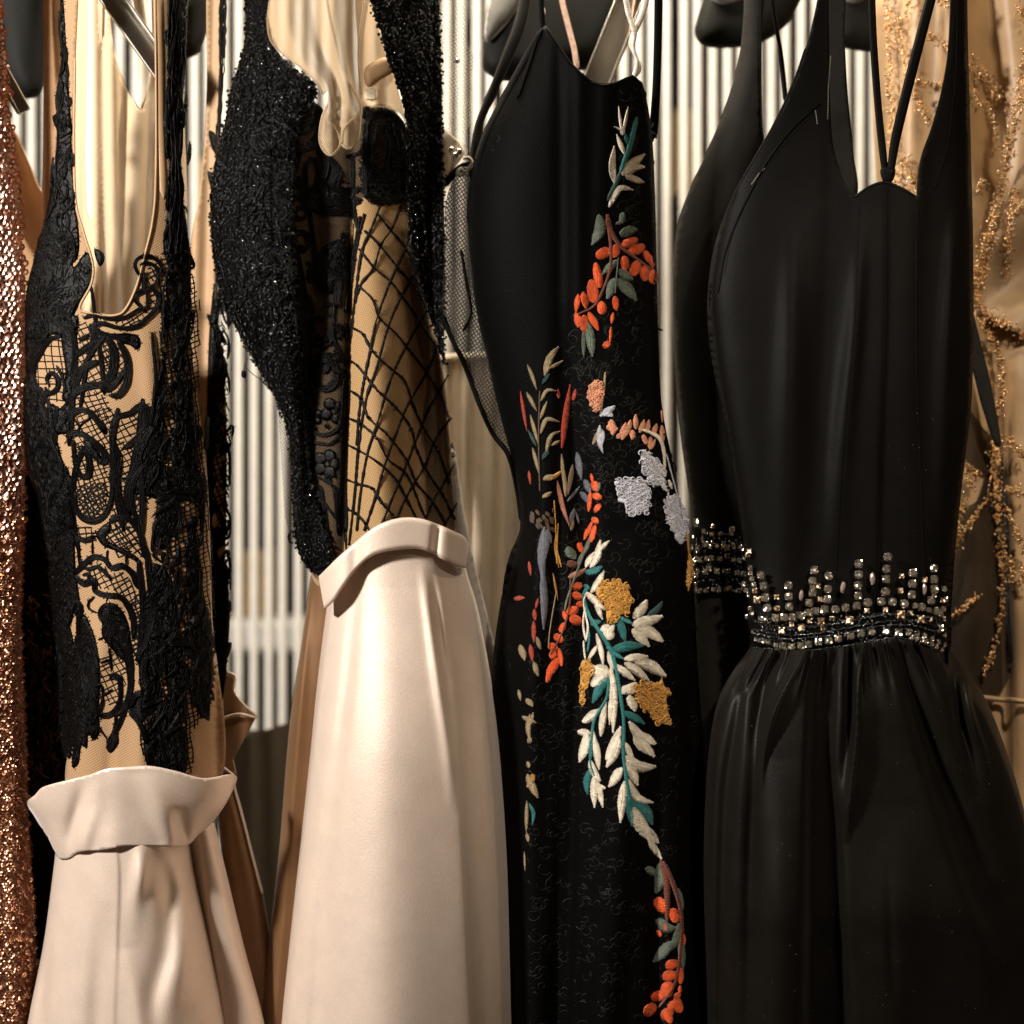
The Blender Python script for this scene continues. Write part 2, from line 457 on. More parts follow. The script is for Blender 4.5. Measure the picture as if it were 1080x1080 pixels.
def fabric(name, col, rough=.5, sheen=.2, sheen_tint=(1, .95, .9), spec=.4, var=.06, weave=900, bstr=.25, aniso=0.0, big=0.0, grain=0.0):
    m, nt, b = newmat(name); co = coords(nt)
    c = np.array(col)
    v = noise(nt, co, 35, 3)
    colr = ramp2(nt, v, tuple(c * (1 - var)), tuple(np.minimum(c * (1 + var), 1)))
    if grain:
        g = noise(nt, co, 1400, 1)
        mx = nd(nt, 'ShaderNodeMix', data_type='RGBA', blend_type='MULTIPLY'); mx.inputs['Factor'].default_value = 1
        nt.links.new(colr, mx.inputs['A'])
        nt.links.new(ramp2(nt, g, (1 - grain,) * 3, (1, 1, 1), .3, .7), mx.inputs['B']); colr = mx.outputs['Result']
    nt.links.new(colr, b.inputs['Base Color'])
    b.inputs['Roughness'].default_value = rough; b.inputs['Specular IOR Level'].default_value = spec
    b.inputs['Sheen Weight'].default_value = sheen; b.inputs['Sheen Tint'].default_value = (*sheen_tint, 1); b.inputs['Sheen Roughness'].default_value = .4
    if bstr:
        bump(nt, b, noise(nt, mapping(nt, co, (1, 1, 1)), weave, 2, .6), bstr, .0006)
    if big: bump(nt, b, noise(nt, co, 22, 3, .55), big, .004)
    return m

def thread(name, col, rough=.5, pitch=1.2):
    """stitched thread: fine ridges across the petal (u runs along it)"""
    m, nt, b = newmat(name); uv = coords(nt, True); c = np.array(col)
    w = nd(nt, 'ShaderNodeTexWave', Scale=16 * pitch, Distortion=3.2, Detail=2.5); w.inputs['Detail Scale'].default_value = 2.0
    nt.links.new(mapping(nt, uv, (1, .35, 1)), w.inputs['Vector'])
    nt.links.new(ramp2(nt, noise(nt, coords(nt), 160, 2), tuple(c * .82), tuple(np.minimum(c * 1.12, 1))), b.inputs['Base Color'])
    b.inputs['Roughness'].default_value = rough; b.inputs['Specular IOR Level'].default_value = .45
    b.inputs['Sheen Weight'].default_value = .15
    bump(nt, b, w.outputs['Fac'], .8, .0012)
    return m

def metal(name, col, rough=.25, var=0.0, met=1.0):
    m, nt, b = newmat(name)
    b.inputs['Base Color'].default_value = (*col, 1); b.inputs['Metallic'].default_value = 1; b.inputs['Roughness'].default_value = rough
    b.inputs['Metallic'].default_value = met
    if var:
        c = np.array(col)
        nt.links.new(ramp2(nt, noise(nt, coords(nt), 60, 2), tuple(c * (1 - var)), tuple(np.minimum(c * (1 + var), 1))), b.inputs['Base Color'])
    return m

def tulle(name, col, cover=.5, cell=380, net=True, trans=.4, rough=.6, fold=.35):
    """fine see-through net: holes let light through, threads scatter it; cloth reads denser edge-on"""
    m, nt, b = newmat(name); co = coords(nt, True); c = (*col, 1)
    b.inputs['Base Color'].default_value = c; b.inputs['Roughness'].default_value = .85; b.inputs['Specular IOR Level'].default_value = .08; b.inputs['Sheen Weight'].default_value = .3
    tl = nd(nt, 'ShaderNodeBsdfTranslucent'); tl.inputs['Color'].default_value = c
    tp = nd(nt, 'ShaderNodeBsdfTransparent')
    mx = nd(nt, 'ShaderNodeMixShader', Fac=trans)
    nt.links.new(b.outputs[0], mx.inputs[1]); nt.links.new(tl.outputs[0], mx.inputs[2])
    lw = nd(nt, 'ShaderNodeLayerWeight', Blend=.35)
    fac = math_(nt, 'ADD', math_(nt, 'MULTIPLY', lw.outputs['Facing'], fold), cover)
    if net:
        vx = nd(nt, 'ShaderNodeTexVoronoi', Scale=cell / 10, Randomness=.25, feature='DISTANCE_TO_EDGE')
        nt.links.new(mapping(nt, co, (1, .85, 1), (0, 0, .6)), vx.inputs['Vector'])
        th = math_(nt, 'LESS_THAN', vx.outputs['Distance'], .16)
        fac = math_(nt, 'MULTIPLY', fac, math_(nt, 'ADD', math_(nt, 'MULTIPLY', th, .7), .55))
    fac = math_(nt, 'MINIMUM', fac, 1.0)
    o = nd(nt, 'ShaderNodeMixShader'); nt.links.new(fac, o.inputs[0])
    nt.links.new(tp.outputs[0], o.inputs[1]); nt.links.new(mx.outputs[0], o.inputs[2])
    nt.links.new(o.outputs[0], nt.nodes['Material Output'].inputs['Surface'])
    return m

def ribbed(name, col, rough=.6, scale=42, rot=.5, depth=.5, translucent=.0):
    """net-backed lining: fine diagonal rows of mesh"""
    m, nt, b = newmat(name); uv = coords(nt, True); c = np.array(col)
    w = nd(nt, 'ShaderNodeTexWave', Scale=scale, Distortion=.6, Detail=1.0)
    nt.links.new(mapping(nt, uv, (1, 1, 1), (0, 0, rot)), w.inputs['Vector'])
    w2 = nd(nt, 'ShaderNodeTexWave', Scale=scale * 1.05, Distortion=.6, Detail=1.0)
    nt.links.new(mapping(nt, uv, (1, 1, 1), (0, 0, rot + 1.35)), w2.inputs['Vector'])
    h = math_(nt, 'MULTIPLY', w.outputs['Fac'], w2.outputs['Fac'])
    nt.links.new(ramp2(nt, h, tuple(c * (1 - depth)), tuple(c), .0, .45), b.inputs['Base Color'])
    b.inputs['Roughness'].default_value = rough; b.inputs['Sheen Weight'].default_value = .25
    b.inputs['Specular IOR Level'].default_value = .25
    bump(nt, b, h, .5, .0008)
    return m

def lacecloth(name, col, scale=26):
    """dark all-over lace: raised scrolls on net"""
    m, nt, b = newmat(name); uv = coords(nt, True); c = np.array(col)
    n1 = nd(nt, 'ShaderNodeTexNoise', Scale=2.2, Detail=1.0); nt.links.new(uv, n1.inputs['Vector'])
    ad = nd(nt, 'ShaderNodeVectorMath', operation='MULTIPLY_ADD'); ad.inputs[1].default_value = (.5, .5, .5)
    nt.links.new(n1.outputs['Color'], ad.inputs[0]); nt.links.new(uv, ad.inputs[2])
    v = nd(nt, 'ShaderNodeTexVoronoi', Scale=scale * .28, feature='DISTANCE_TO_EDGE'); nt.links.new(ad.outputs[0], v.inputs['Vector'])
    sc = math_(nt, 'LESS_THAN', v.outputs['Distance'], .09)
    v2 = nd(nt, 'ShaderNodeTexVoronoi', Scale=scale, feature='DISTANCE_TO_EDGE'); nt.links.new(uv, v2.inputs['Vector'])
    nz = noise(nt, uv, 60, 2)
    h = math_(nt, 'ADD', math_(nt, 'MULTIPLY', sc, .8), math_(nt, 'ADD', math_(nt, 'MULTIPLY', v2.outputs['Distance'], -.8), math_(nt, 'MULTIPLY', nz, .5)))
    nt.links.new(ramp2(nt, h, tuple(c * .95), tuple(c * 1.05), .1, 1.1), b.inputs['Base Color'])
    b.inputs['Roughness'].default_value = .6; b.inputs['Specular IOR Level'].default_value = .03; b.inputs['Sheen Weight'].default_value = .0
    bump(nt, b, h, .4, .001)
    return m

M = {}
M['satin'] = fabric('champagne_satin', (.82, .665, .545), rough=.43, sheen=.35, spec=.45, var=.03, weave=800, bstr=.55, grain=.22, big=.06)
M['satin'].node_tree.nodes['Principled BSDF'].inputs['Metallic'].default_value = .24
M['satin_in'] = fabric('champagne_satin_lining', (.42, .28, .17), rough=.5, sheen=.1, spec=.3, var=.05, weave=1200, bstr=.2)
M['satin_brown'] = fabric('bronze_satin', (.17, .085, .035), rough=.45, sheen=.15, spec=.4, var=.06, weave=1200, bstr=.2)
M['nude'] = ribbed('nude_net_lining', (.43, .26, .128), scale=13, rot=.75, depth=.28)
M['nude_plain'] = fabric('nude_lining', (.40, .25, .13), rough=.55, sheen=.2, spec=.3, var=.06, weave=1000, bstr=.25)
M['peach'] = fabric('peach_lining', (.66, .43, .26), rough=.5, sheen=.2, var=.05)
M['ivory'] = fabric('ivory_cloth', (.74, .64, .50), rough=.55, sheen=.25, var=.04)
M['cream_tulle'] = tulle('cream_tulle', (.82, .66, .45), cover=.7, trans=.35, net=False)
M['pale_tulle'] = tulle('pale_tulle', (.85, .76, .62), cover=.22, trans=.3)
M['loop_tulle'] = tulle('cream_organza', (.52, .40, .255), cover=.42, trans=.4, net=True, cell=520, fold=.75)
M['black_tulle'] = tulle('black_tulle', (.02, .018, .015), cover=.86, trans=.1, cell=330)
M['black_satin'] = fabric('black_satin', (.0036, .0031, .0025), rough=.5, sheen=0, spec=.06, var=.12, weave=800, bstr=.5, grain=.3, big=.12)
M['black_satin_lit'] = fabric('black_satin_lit', (.0068, .0055, .0041), rough=.43, sheen=.03, spec=.12, var=.12, weave=800, bstr=.45, grain=.3, big=.06)  # black satin lightened in colour so the skirt looks more strongly lit
M['black_crepe'] = fabric('black_crepe', (.019, .0175, .015), rough=.62, sheen=.03, spec=.05, var=.1, weave=900, bstr=.25, grain=.25)
M['black_lace'] = lacecloth('black_lace_cloth', (.0020, .0018, .0016))
M['cord'] = fabric('black_lace_cord', (.0028, .0024, .0021), rough=.36, sheen=0, spec=.11, var=.2, weave=700, bstr=.9)
M['relief'] = fabric('black_relief_thread', (.005, .0045, .004), rough=.45, sheen=0, spec=.13, var=.2, weave=700, bstr=.6)
M['netthread'] = fabric('black_net_thread', (.004, .0033, .0028), rough=.5, sheen=0, spec=.12, bstr=0)
M['bead'] = fabric('black_glass_bead', (.0015, .0015, .0015), rough=.08, sheen=0, spec=.2, bstr=0)
M['beadcloth'] = fabric('black_bead_backing', (.003, .003, .0025), rough=.6, sheen=0, spec=.05, weave=500, bstr=.6)
M['fishcloth'] = ribbed('tan_mesh_lining', (.47, .28, .115), scale=17, rot=.4, depth=.5)
M['sheerdark'] = tulle('dark_sheer_mesh', (.03, .022, .014), cover=.42, trans=.1, cell=420)
M['jet'] = fabric('jet_sequin', (.003, .003, .003), rough=.1, sheen=0, spec=.8, bstr=0)
M['crystal'] = metal('clear_crystal', (.68, .64, .56), .08, 0, .9)
M['claw'] = metal('pale_claw', (.92, .84, .70), .13)
M['setting'] = metal('dark_claw_setting', (.16, .14, .11), .3)
M['pink'] = metal('blush_crystal', (.85, .68, .62), .16, 0, .75)
M['champ'] = metal('champagne_stone', (.85, .66, .45), .22)
M['seed'] = fabric('black_seed_bead', (.01, .01, .01), rough=.1, sheen=0, spec=.9, bstr=0)
M['gold'] = metal('gold_bead', (.58, .35, .15), .33, .3)
M['goldlight'] = metal('pale_gold_bead', (.85, .63, .40), .26, .2)
M['sequin'] = metal('rose_gold_sequin', (.86, .55, .43), .34, .12)
M['sequincloth'] = fabric('copper_sequin_backing', (.13, .05, .022), rough=.5, sheen=.1, var=.3, weave=400, bstr=.5)
M['sequinlow'] = metal('copper_sequin', (.60, .31, .19), .36, .25)
M['chrome'] = metal('polished_steel', (.36, .34, .30), .3)
M['hanger'] = fabric('black_hanger_plastic', (.006, .006, .005), rough=.6, sheen=0, spec=.1, bstr=0)
M['hangertop'] = fabric('grey_velvet_pad', (.10, .095, .085), rough=.7, sheen=.5, spec=.2)
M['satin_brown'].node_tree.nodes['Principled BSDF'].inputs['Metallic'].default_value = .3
M['beigegold'] = fabric('beige_silk', (.42, .27, .14), rough=.45, sheen=.2, spec=.4, var=.08, big=.12)
M['beigelight'] = fabric('light_beige_silk', (.50, .35, .21), rough=.45, sheen=.25, spec=.4, var=.06, big=.12)
M['brownsheer'] = tulle('brown_sheer', (.03, .018, .008), cover=.86, trans=.1, net=False)
M['darkbrown'] = fabric('dark_brown_cloth', (.007, .004, .002), rough=.7, sheen=0, var=.4, weave=300, bstr=.6, spec=.04)
M['fringe'] = fabric('brown_fringe', (.07, .028, .009), rough=.6, sheen=0, var=.4, weave=300, bstr=.5, spec=.15)
M['greygreen'] = fabric('grey_drab_cloth', (.15, .13, .095), rough=.6, sheen=.15)
M['greylining'] = fabric('grey_lining', (.26, .23, .19), rough=.5, sheen=.2)
M['slat'] = fabric('white_painted_slat', (.70, .665, .59), rough=.45, sheen=0, var=.04, weave=200, bstr=.05)
M['dark'] = fabric('dark_room', (.018, .013, .009), rough=.8, sheen=0)
M['shelf'] = fabric('white_shelf', (.8, .78, .72), rough=.5, sheen=0)
M['tanbox'] = fabric('tan_card', (.35, .24, .12), rough=.7, sheen=0)
for k, c in dict(orange=(.86, .115, .012), cream=(.84, .75, .60), teal=(.008, .17, .165), darkteal=(.008, .055, .055), mustard=(.62, .30, .045),
                 sage=(.13, .16, .115), brown=(.16, .035, .012), peachy=(.80, .36, .20), silver=(.60, .60, .66), beige=(.34, .25, .13),
                 shaded_orange=(.42, .036, .006), lilac=(.15, .15, .18), dimred=(.16, .02, .006), umber=(.09, .045, .015), rose=(.50, .20, .12), whitesilk=(.8, .72, .62), palerose=(.5, .3, .2)).items():  # the two dark oranges are orange thread with shade put into their colour
    M[k] = thread(k + '_thread', c)
# ------------------------------------------------------------------ the room behind the rail
BY = .75
mb = MB(); 
a = P(-250, 1350, 1.6); b = P(1330, -250, 1.6)
mb.add([[a[0], 1.6, a[2]], [b[0], 1.6, a[2]], [b[0], 1.6, b[2]], [a[0], 1.6, b[2]]], [[0, 1, 2, 3]])
o = mb.build('wall', M['dark'], None, False); o['kind'] = 'structure'

# slatted white partition
t = thing('slat_partition', 'white partition of narrow upright slats seen between the hanging dresses', 'partition', P(540, 1300, BY))
mb = MB()
sx = 15.6; i = 0
for px in np.arange(-60, 1140, sx):
    w = 7.6 / 900 * (CAM_D + BY) / CAM_D
    jx = rng.uniform(-1.0, 1.0)
    box_between(mb, P(px + jx, 1300, BY), P(px + jx + rng.uniform(-.8, .8), -120, BY), w, .012, 0, (0, -1, 0), .3)
mb.build('slat', M['slat'], t, False)
mb = MB()
box_between(mb, P(-80, 1290, BY + .02), P(1160, 1290, BY + .02), .05, .02)
box_between(mb, P(-80, -110, BY + .02), P(1160, -110, BY + .02), .05, .02)
mb.build('cross_rail', M['slat'], t, False)

# things on the shelves behind the partition
t = thing('display_shelf', 'white shelf board seen through the slats left of the champagne skirt', 'shelf', P(290, 680, 1.2))
mb = MB(); box_between(mb, P(190, 668, 1.15), P(420, 668, 1.15), .055, .2)
mb.build('shelf_board', M['shelf'], t, False)
for px in (205, 405):
    mb = MB(); box_between(mb, P(px, 672, 1.24), P(px, 720, 1.24), .02, .05); mb.build('bracket', M['shelf'], t, False)
def carton(px, py, w, h, mat, label):
    mb = MB(); c = P(px, py, 1.2); W, H = w / 900 * 1.5, h / 900 * 1.5
    box_between(mb, c + [0, 0, -H / 2], c + [0, 0, H / 2], W, .1, 0, (0, -1, 0), .08)
    o = mb.build('storage_box', M[mat], None, False); tag(o, label, 'box')
carton(275, 615, 34, 70, 'tanbox', 'tan box standing on the shelf behind the slats')
carton(330, 560, 22, 50, 'tanbox', 'small tan box high behind the slats near the beaded bodice')
carton(722, 165, 26, 90, 'tanbox', 'tan box behind the slats right of the embroidered dress')
carton(215, 195, 16, 44, 'tanbox', 'narrow tan box behind the slats at the nude lace shoulder strap')

# pleated ivory gown behind dresses two and three
gy = .26
sf = Surf([(380, 440, 600), (500, 440, 590), (620, 450, 590), (760, 460, 600), (1150, 440, 620)], gy, .03)
class Pleat:
    def __call__(s, x, y): return .010 * np.sin((x - 455) / 24 * 6.28 + .4 * np.sin(y / 90)) + .004 * np.sin(x / 9.0 + 1)
sf.folds.append(Pleat())
t = thing('pleated_gown', 'ivory pleated gown hanging deep between the champagne and the embroidered dresses', 'gown', P(510, 380, gy))
mb = MB(); loft(mb, sf, 378, 1150, 2.5, 0, back=.05); mb.build('skirt', M['ivory'], t)
mb = MB(); ribbon(mb, [(440, 380), (510, 376), (600, 380)], 9, sf.depth, .004, 0, off=-.002); mb.build('waistband', M['ivory'], t)

# black padded hanger shoulders and steel hanger arms that show above the dresses
def padhanger(name, label, pts, top, y, h=.022, w=30):
    t = thing(name, label, 'hanger', P(pts[0][0], pts[0][1], y), 'black broad-shouldered hangers along the rail')
    mb = MB(); pillow(mb, pts, y, h, w, 5, 0, back=1.0); mb.build('shoulder', M['hanger'], t)
    if top:
        mb = MB(); pillow(mb, top, y - h * .9, .012, 16, 4, 0, back=.5); mb.build('pad', M['hangertop'], t)
padhanger('padded_hanger', 'black hanger shoulder above the halter strap of the plain black gown', [(733, 30), (738, 46), (760, 51), (800, 46), (826, 30), (842, 6), (850, -30), (760, -60), (748, -20)], [(748, -6), (768, 6), (800, -10), (800, -40), (760, -40)], .22)
padhanger('padded_hanger', 'black hanger shoulder between the halter strap and the back strap', [(880, 44), (900, 53), (935, 52), (950, 30), (950, -40), (880, -40), (872, 0)], [(884, -5), (905, 4), (920, -12), (915, -35), (885, -35)], .24)
padhanger('padded_hanger', 'broad black hanger shoulder behind the pointed cup of the embroidered dress', [(508, 66), (520, 82), (545, 86), (590, 80), (640, 60), (668, -20), (600, -60), (545, -50), (522, 10)], [(512, 44), (530, 30), (552, 0), (560, -30), (535, -40), (516, 0)], .2)
padhanger('padded_hanger', 'black hanger shoulder tucked behind the roped lace strap', [(186, 50), (196, 62), (210, 55), (219, 30), (224, -30), (186, -40)], None, .2)
padhanger('padded_hanger', 'black hanger shoulder at the far left above the peach lining', [(-6, 60), (6, 90), (26, 104), (44, 98), (48, 60), (50, -40), (-6, -40)], None, .22)

def bar(name, label, a, b, w, y0, y1, mat):
    mb = MB(); A, B = P(a[0], a[1], y0), P(b[0], b[1], y1)
    d = (B - A) / np.linalg.norm(B - A)
    W = w / 900
    box_between(mb, A, B, W, .006, 0, (.25, -1, .3), .3)
    t = thing(name, label, 'hanger', A, 'flat steel hanger arms')
    mb.build('arm', M[mat], t, False)
    mb = MB(); s = np.array([d[2], 0, -d[0]])
    for k in (-1, 1): box_between(mb, A + s * k * W * .44 + [0, -.005, 0], B + s * k * W * .44 + [0, -.005, 0], .0035, .006, 0, (.25, -1, .3), .3)
    mb.build('rim', M[mat], t, False)
bar('steel_hanger', 'polished flat hanger arm slanting through the nude lace neckline', (86, -48), (178, 82), 25, .05, .03, 'chrome')
bar('steel_hanger', 'flat hanger arm slanting up behind the embroidered bodice', (624, 100), (676, -30), 32, .12, .12, 'chrome')
bar('steel_hanger', 'flat hanger arm at the far left beside the rose gold sequins', (-6, 60), (26, 118), 14, .05, .06, 'chrome')
# ------------------------------------------------------------------ dress: black lace over nude, champagne waistband
D1 = thing('lace_gown', 'nude gown under black scroll lace with a turned-out champagne satin waistband', 'gown', P(140, 900, 0))
s1 = Surf([(-60, 44, 200), (150, 40, 205), (250, 30, 210), (300, 26, 214), (450, 26, 220), (600, 48, 224), (700, 66, 226), (840, 66, 228)], .03, .055,
          [Fold('ridge', (130, 560, 12, .0), (110, 660, 14, .006), (95, 740, 14, .008), (88, 830, 16, .006)),
           Fold('ridge', (152, 700, 8, .0), (150, 760, 10, .005), (148, 830, 12, .007)),
           Fold('ridge', (118, 740, 6, 0), (116, 800, 6, -.003), (114, 835, 6, -.004)),
           Fold('ridge', (150, 330, 14, 0), (158, 400, 10, .004), (166, 480, 8, .0))], wav=.0045, seed=3)
d1 = s1.depth
d1b = lambda x, y: .10 - .02 * np.cos((np.asarray(x) - 130) / 40) + .004 * np.sin(np.asarray(x) / 5.0 + np.asarray(y) / 160)
# inside of the back
mb = MB()
patch(mb, [(60, -40), (108, -40), (116, 20), (122, 60), (133, 92), (145, 116), (150, 116), (156, 95), (160, 60), (163, -40), (182, -40), (184, 345), (76, 345), (64, 120)],
      lambda x, y: d1b(x, y) - .012 * np.exp(-((x - 118 - (y - 60) * .02) / 7) ** 2) * (y > 40) - .02 * np.exp(-((x - 100) / 7) ** 2), 4)
mb.build('back_panel', M['cream_tulle'], D1, solid=.001)
mb = MB()
ribbon(mb, [(142, -40), (152, 40), (153, 75), (147, 112), (150, 118)], 13, lambda x, y: .085 + 0 * x, .002)
ribbon(mb, [(122, -40), (114, 0), (112, 40), (119, 70)], 9, lambda x, y: .08 + 0 * x, .002)
ribbon(mb, [(101, -40), (99, 60), (97, 160), (99, 240)], 16, lambda x, y: .075 + 0 * x, .004)
mb.build('inner_facing', M['ivory'], D1)
# nude front
mb = MB()
patch(mb, [(66, -40), (81, -40), (80, 60), (78, 150), (80, 215), (88, 245), (98, 280), (96, 300), (84, 326), (100, 331), (118, 333), (130, 329), (143, 305), (152, 272), (160, 240), (164, 205), (165, 100), (163, -40), (178, -40), (180, 150), (190, 260), (196, 320),
           (208, 420), (218, 500), (223, 640), (226, 838), (77, 838), (76, 760), (75, 690), (66, 610), (46, 480), (34, 380), (32, 310), (46, 262), (64, 238), (68, 150)], d1, 4)
mb.build('lining', M['nude'], D1, solid=.0012)
mb = MB()   # bound neckline edge
ribbon(mb, [(79, 60), (78, 150), (80, 215), (88, 245), (98, 280), (96, 300), (84, 326), (100, 331), (118, 333), (130, 329), (143, 305), (152, 272), (160, 240), (164, 205), (165, 100), (163, -40)], 3.2, d1, .0022, off=-.0006)
ribbon(mb, [(166, -40), (169, 60), (170, 140), (173, 210)], 9, d1, .0016, off=-.0006)
mb.build('neck_binding', M['nude_plain'], D1)
# the other half of the gown behind (nude strip and its lace)
db2 = lambda x, y: .075 + .00012 * (225 - np.asarray(x, float)) + .003 * np.sin(np.asarray(x) / 3.5 + np.asarray(y) / 120)
mb = MB()
patch(mb, [(220, -40), (234, -40), (234, 60), (229, 150), (227, 300), (238, 420), (238, 560), (234, 700), (232, 800), (207, 815), (204, 600), (202, 440), (199, 320), (203, 245), (211, 200), (218, 100)], db2, 4)
mb.build('rear_lining', M['nude_plain'], D1, solid=.001)

lace, leaf, netm = MB(), MB(), MB()
def cord(pts, w, mb=None, off=-.0012, d=None): bundle(mb or lace, pts, w, d or d1, off)
def solidlace(pts, h=.0007, w=6, off=-.001, d=None, mb=None): thicket(mb or leaf, pts, d or d1, off)
def nett(poly, sp, a=(78, -12), w=.9, d=None, off=-.0008): net(netm, poly, d or d1, sp, a, w, .0008, 0, .7, off)
def strands(L, R, n, w, d=None, mb=None, jit=1.5, off=-.001, gaps=0.1):
    """roped, gathered lace: many wandering cords between two edges"""
    mb = mb or lace; L, R = spline(L, 8), spline(R, 8)
    ys = np.arange(max(L[0, 1], R[0, 1]), min(L[-1, 1], R[-1, 1]), 6.0)
    l = np.interp(ys, L[:, 1], L[:, 0]); r = np.interp(ys, R[:, 1], R[:, 0])
    w = w * .56
    for i in range(int(n * 1.5)):
        a, b = rng.uniform(0, 1), rng.uniform(0, 1)
        s = a + (b - a) * (ys - ys[0]) / (ys[-1] - ys[0]) * .6 + .16 * np.sin(ys / rng.uniform(14, 40) + rng.uniform(0, 6))
        x = l + (r - l) * np.clip(s, 0, 1) + rng.normal(0, jit * .3, len(ys))
        i0 = 0
        while i0 < len(ys) - 3:
            ln = int(rng.uniform(8, 26)); seg = slice(i0, min(len(ys), i0 + ln))
            if rng.uniform() > gaps and len(ys[seg]) > 2:
                ribbon(mb, np.column_stack([x[seg], ys[seg]]), w * rng.uniform(.6, 1.4), d or d1, .0016, 0, 5, (.4, .4), off - .0004 - rng.uniform(0, .002), k=3, rnd=.25)
            i0 += ln - 1
def lacefill(L, R, n, wmax=4.5, d=None, gaps=.12, leafs=True):
    """gathered scroll lace seen edge-on: S-curved cords, long leaves and net between two edges"""
    L, R = spline(L, 8), spline(R, 8); y0, y1 = max(L[0, 1], R[0, 1]), min(L[-1, 1], R[-1, 1])
    def at(u, y): a = np.interp(y, L[:, 1], L[:, 0]); b = np.interp(y, R[:, 1], R[:, 0]); return a + (b - a) * u
    for i in range(n):
        y = rng.uniform(y0, y1); u = rng.uniform(0, 1); kind = rng.uniform(); ln = rng.uniform(14, 46); du = rng.normal(0, .25)
        if kind < .55:
            A_ = rng.uniform(.05, .3); ph = rng.uniform(0, 6.3); ys = np.linspace(y, min(y + ln, y1), 6)
            us = np.clip(u + du * np.linspace(0, 1, 6) + A_ * np.sin(np.linspace(0, 3.4, 6) + ph), 0, 1)
            w = rng.uniform(2, wmax); pts = [(float(at(a, b)), b) for a, b in zip(us, ys)]
            bundle(lace, pts, [w * .5, w, w * 1.1, w, w * .8, w * .4], d or d1, -.001 - rng.uniform(0, .002), fuzz=.12)
        elif kind < .8 and leafs:
            cx = float(at(np.clip(u, .1, .9), y)); a = rng.uniform(2.5, 5); b = rng.uniform(8, 18); th = rng.normal(0, .25)
            pl = [(cx + a * math.cos(t) + b * math.sin(t) * math.sin(th), y + b * math.sin(t)) for t in np.linspace(0, 6.283, 11)[:-1]]
            if rng.uniform() < .6: thicket(leaf, pl, d or d1, -.001 - rng.uniform(0, .002), ln=(3, 8), edge=.2)
            else:
                net(netm, pl, d or d1, 3.6, (70, -30), 1.1, .0008, 0, .5, -.001); bundle(lace, pl + [pl[0]], 2.6, d or d1, -.0016, fuzz=.15)
        else:
            cx = float(at(np.clip(u, .15, .85), y)); r = rng.uniform(3, 7); a0 = rng.uniform(0, 6.3); sg = rng.choice([-1, 1])
            bundle(lace, [(cx + r * .7 * (1 - k / 12) * math.cos(a0 + sg * k * .6), y + 1.5 * r * (1 - k / 12) * math.sin(a0 + sg * k * .6)) for k in range(9)], rng.uniform(2, 3.6), d or d1, -.001 - rng.uniform(0, .002), fuzz=.15)
A = Z(20, 250, 6.353); B = Z(20, 400, 6.75); C = Z(60, 540, 6.75); E = Z(60, 660, 5.684); F = Z(0, 0, 4.0); G = Z(0, 250, 4.0); H = Z(0, 520, 4.0); K = Z(130, 0, 2.57)
# left shoulder strap of lace
solidlace(F((262, -40), (272, 60), (285, 300), (300, 520), (304, 660), (316, 820), (320, 1100), (150, 1100), (170, 1000), (195, 900), (228, 700), (240, 560), (225, 500), (238, 470), (232, 420), (248, 330), (262, 200), (254, 0)), w=3)
solidlace(F((222, 490), (245, 480), (300, 515), (306, 560), (290, 590), (250, 560), (226, 520)), h=.003)
cord(F((262, 20), (250, 120), (270, 240)), 3)
lacefill(F((258, 200), (236, 450), (200, 900), (140, 1100)), F((276, 200), (296, 500), (312, 800), (318, 1100)), 40, 3.5, leafs=False)
# left flank of the bodice: dense lace with three net windows
solidlace(A((150, -20), (360, -10), (365, 200), (440, 110), (470, 105), (500, 190), (505, 250), (400, 460), (330, 600), (290, 660), (225, 655), (170, 700), (140, 800), (95, 900), (110, 1000), (60, 1090), (40, 500), (60, 300), (110, 120)), w=4)
solidlace(A((505, 80), (560, 100), (575, 150), (545, 200), (520, 160)), w=3)
solidlace(A((280, 560), (350, 520), (400, 540), (370, 800), (350, 1090), (290, 1090), (310, 900), (285, 720)), w=3)
cord(A((165, 470), (230, 560), (300, 600), (380, 620)), 7); cord(A((270, 455), (310, 560)), 5)
nett(A((200, 650), (290, 650), (330, 800), (330, 1100), (120, 1100), (80, 900), (150, 760)), 8, (84, 4), 1.3)
cord(A((290, 660), (200, 690), (140, 790), (90, 900), (110, 990), (180, 1050), (250, 1020), (260, 950), (220, 910), (185, 950), (205, 1000)), [4, 5, 5, 5, 5, 5, 6, 6, 5, 4.5, 3.5])
cord(A((250, 860), (285, 930), (320, 1040)), 3)
# neckline scroll and paisley
cord(A((430, 545), (500, 520), (600, 545), (700, 540), (790, 490), (815, 470), (780, 430), (775, 390), (830, 350), (830, 290), (800, 240), (780, 190), (800, 145), (860, 125), (920, 150), (955, 200), (940, 260)), [6, 6, 4, 4, 4, 4, 4.5, 5, 4, 4, 4, 4.5, 4.5, 5, 5, 4.5, 4])
cord(A((470, 590), (560, 580), (680, 610), (780, 600), (850, 550), (920, 470), (935, 400), (900, 350), (880, 345)), [4, 5, 4.5, 5, 5, 5, 5, 4.5, 4])
cord(A((810, 190), (850, 170), (900, 190), (930, 240), (915, 310), (890, 340), (850, 350)), 3.4); cord(A((845, 235), (840, 300), (850, 345), (860, 440), (830, 500)), 3)
nett(A((600, 550), (700, 555), (800, 500), (850, 440), (880, 360), (840, 250), (880, 200), (930, 250), (900, 340), (930, 420), (850, 530), (700, 600)), 5.5, (60, -30), 1.1)
cord(A((470, 590), (560, 650), (680, 670), (760, 670)), [5, 6, 8, 12]); solidlace(A((650, 655), (780, 650), (810, 680), (812, 740), (790, 755), (740, 725), (670, 705)), w=4)
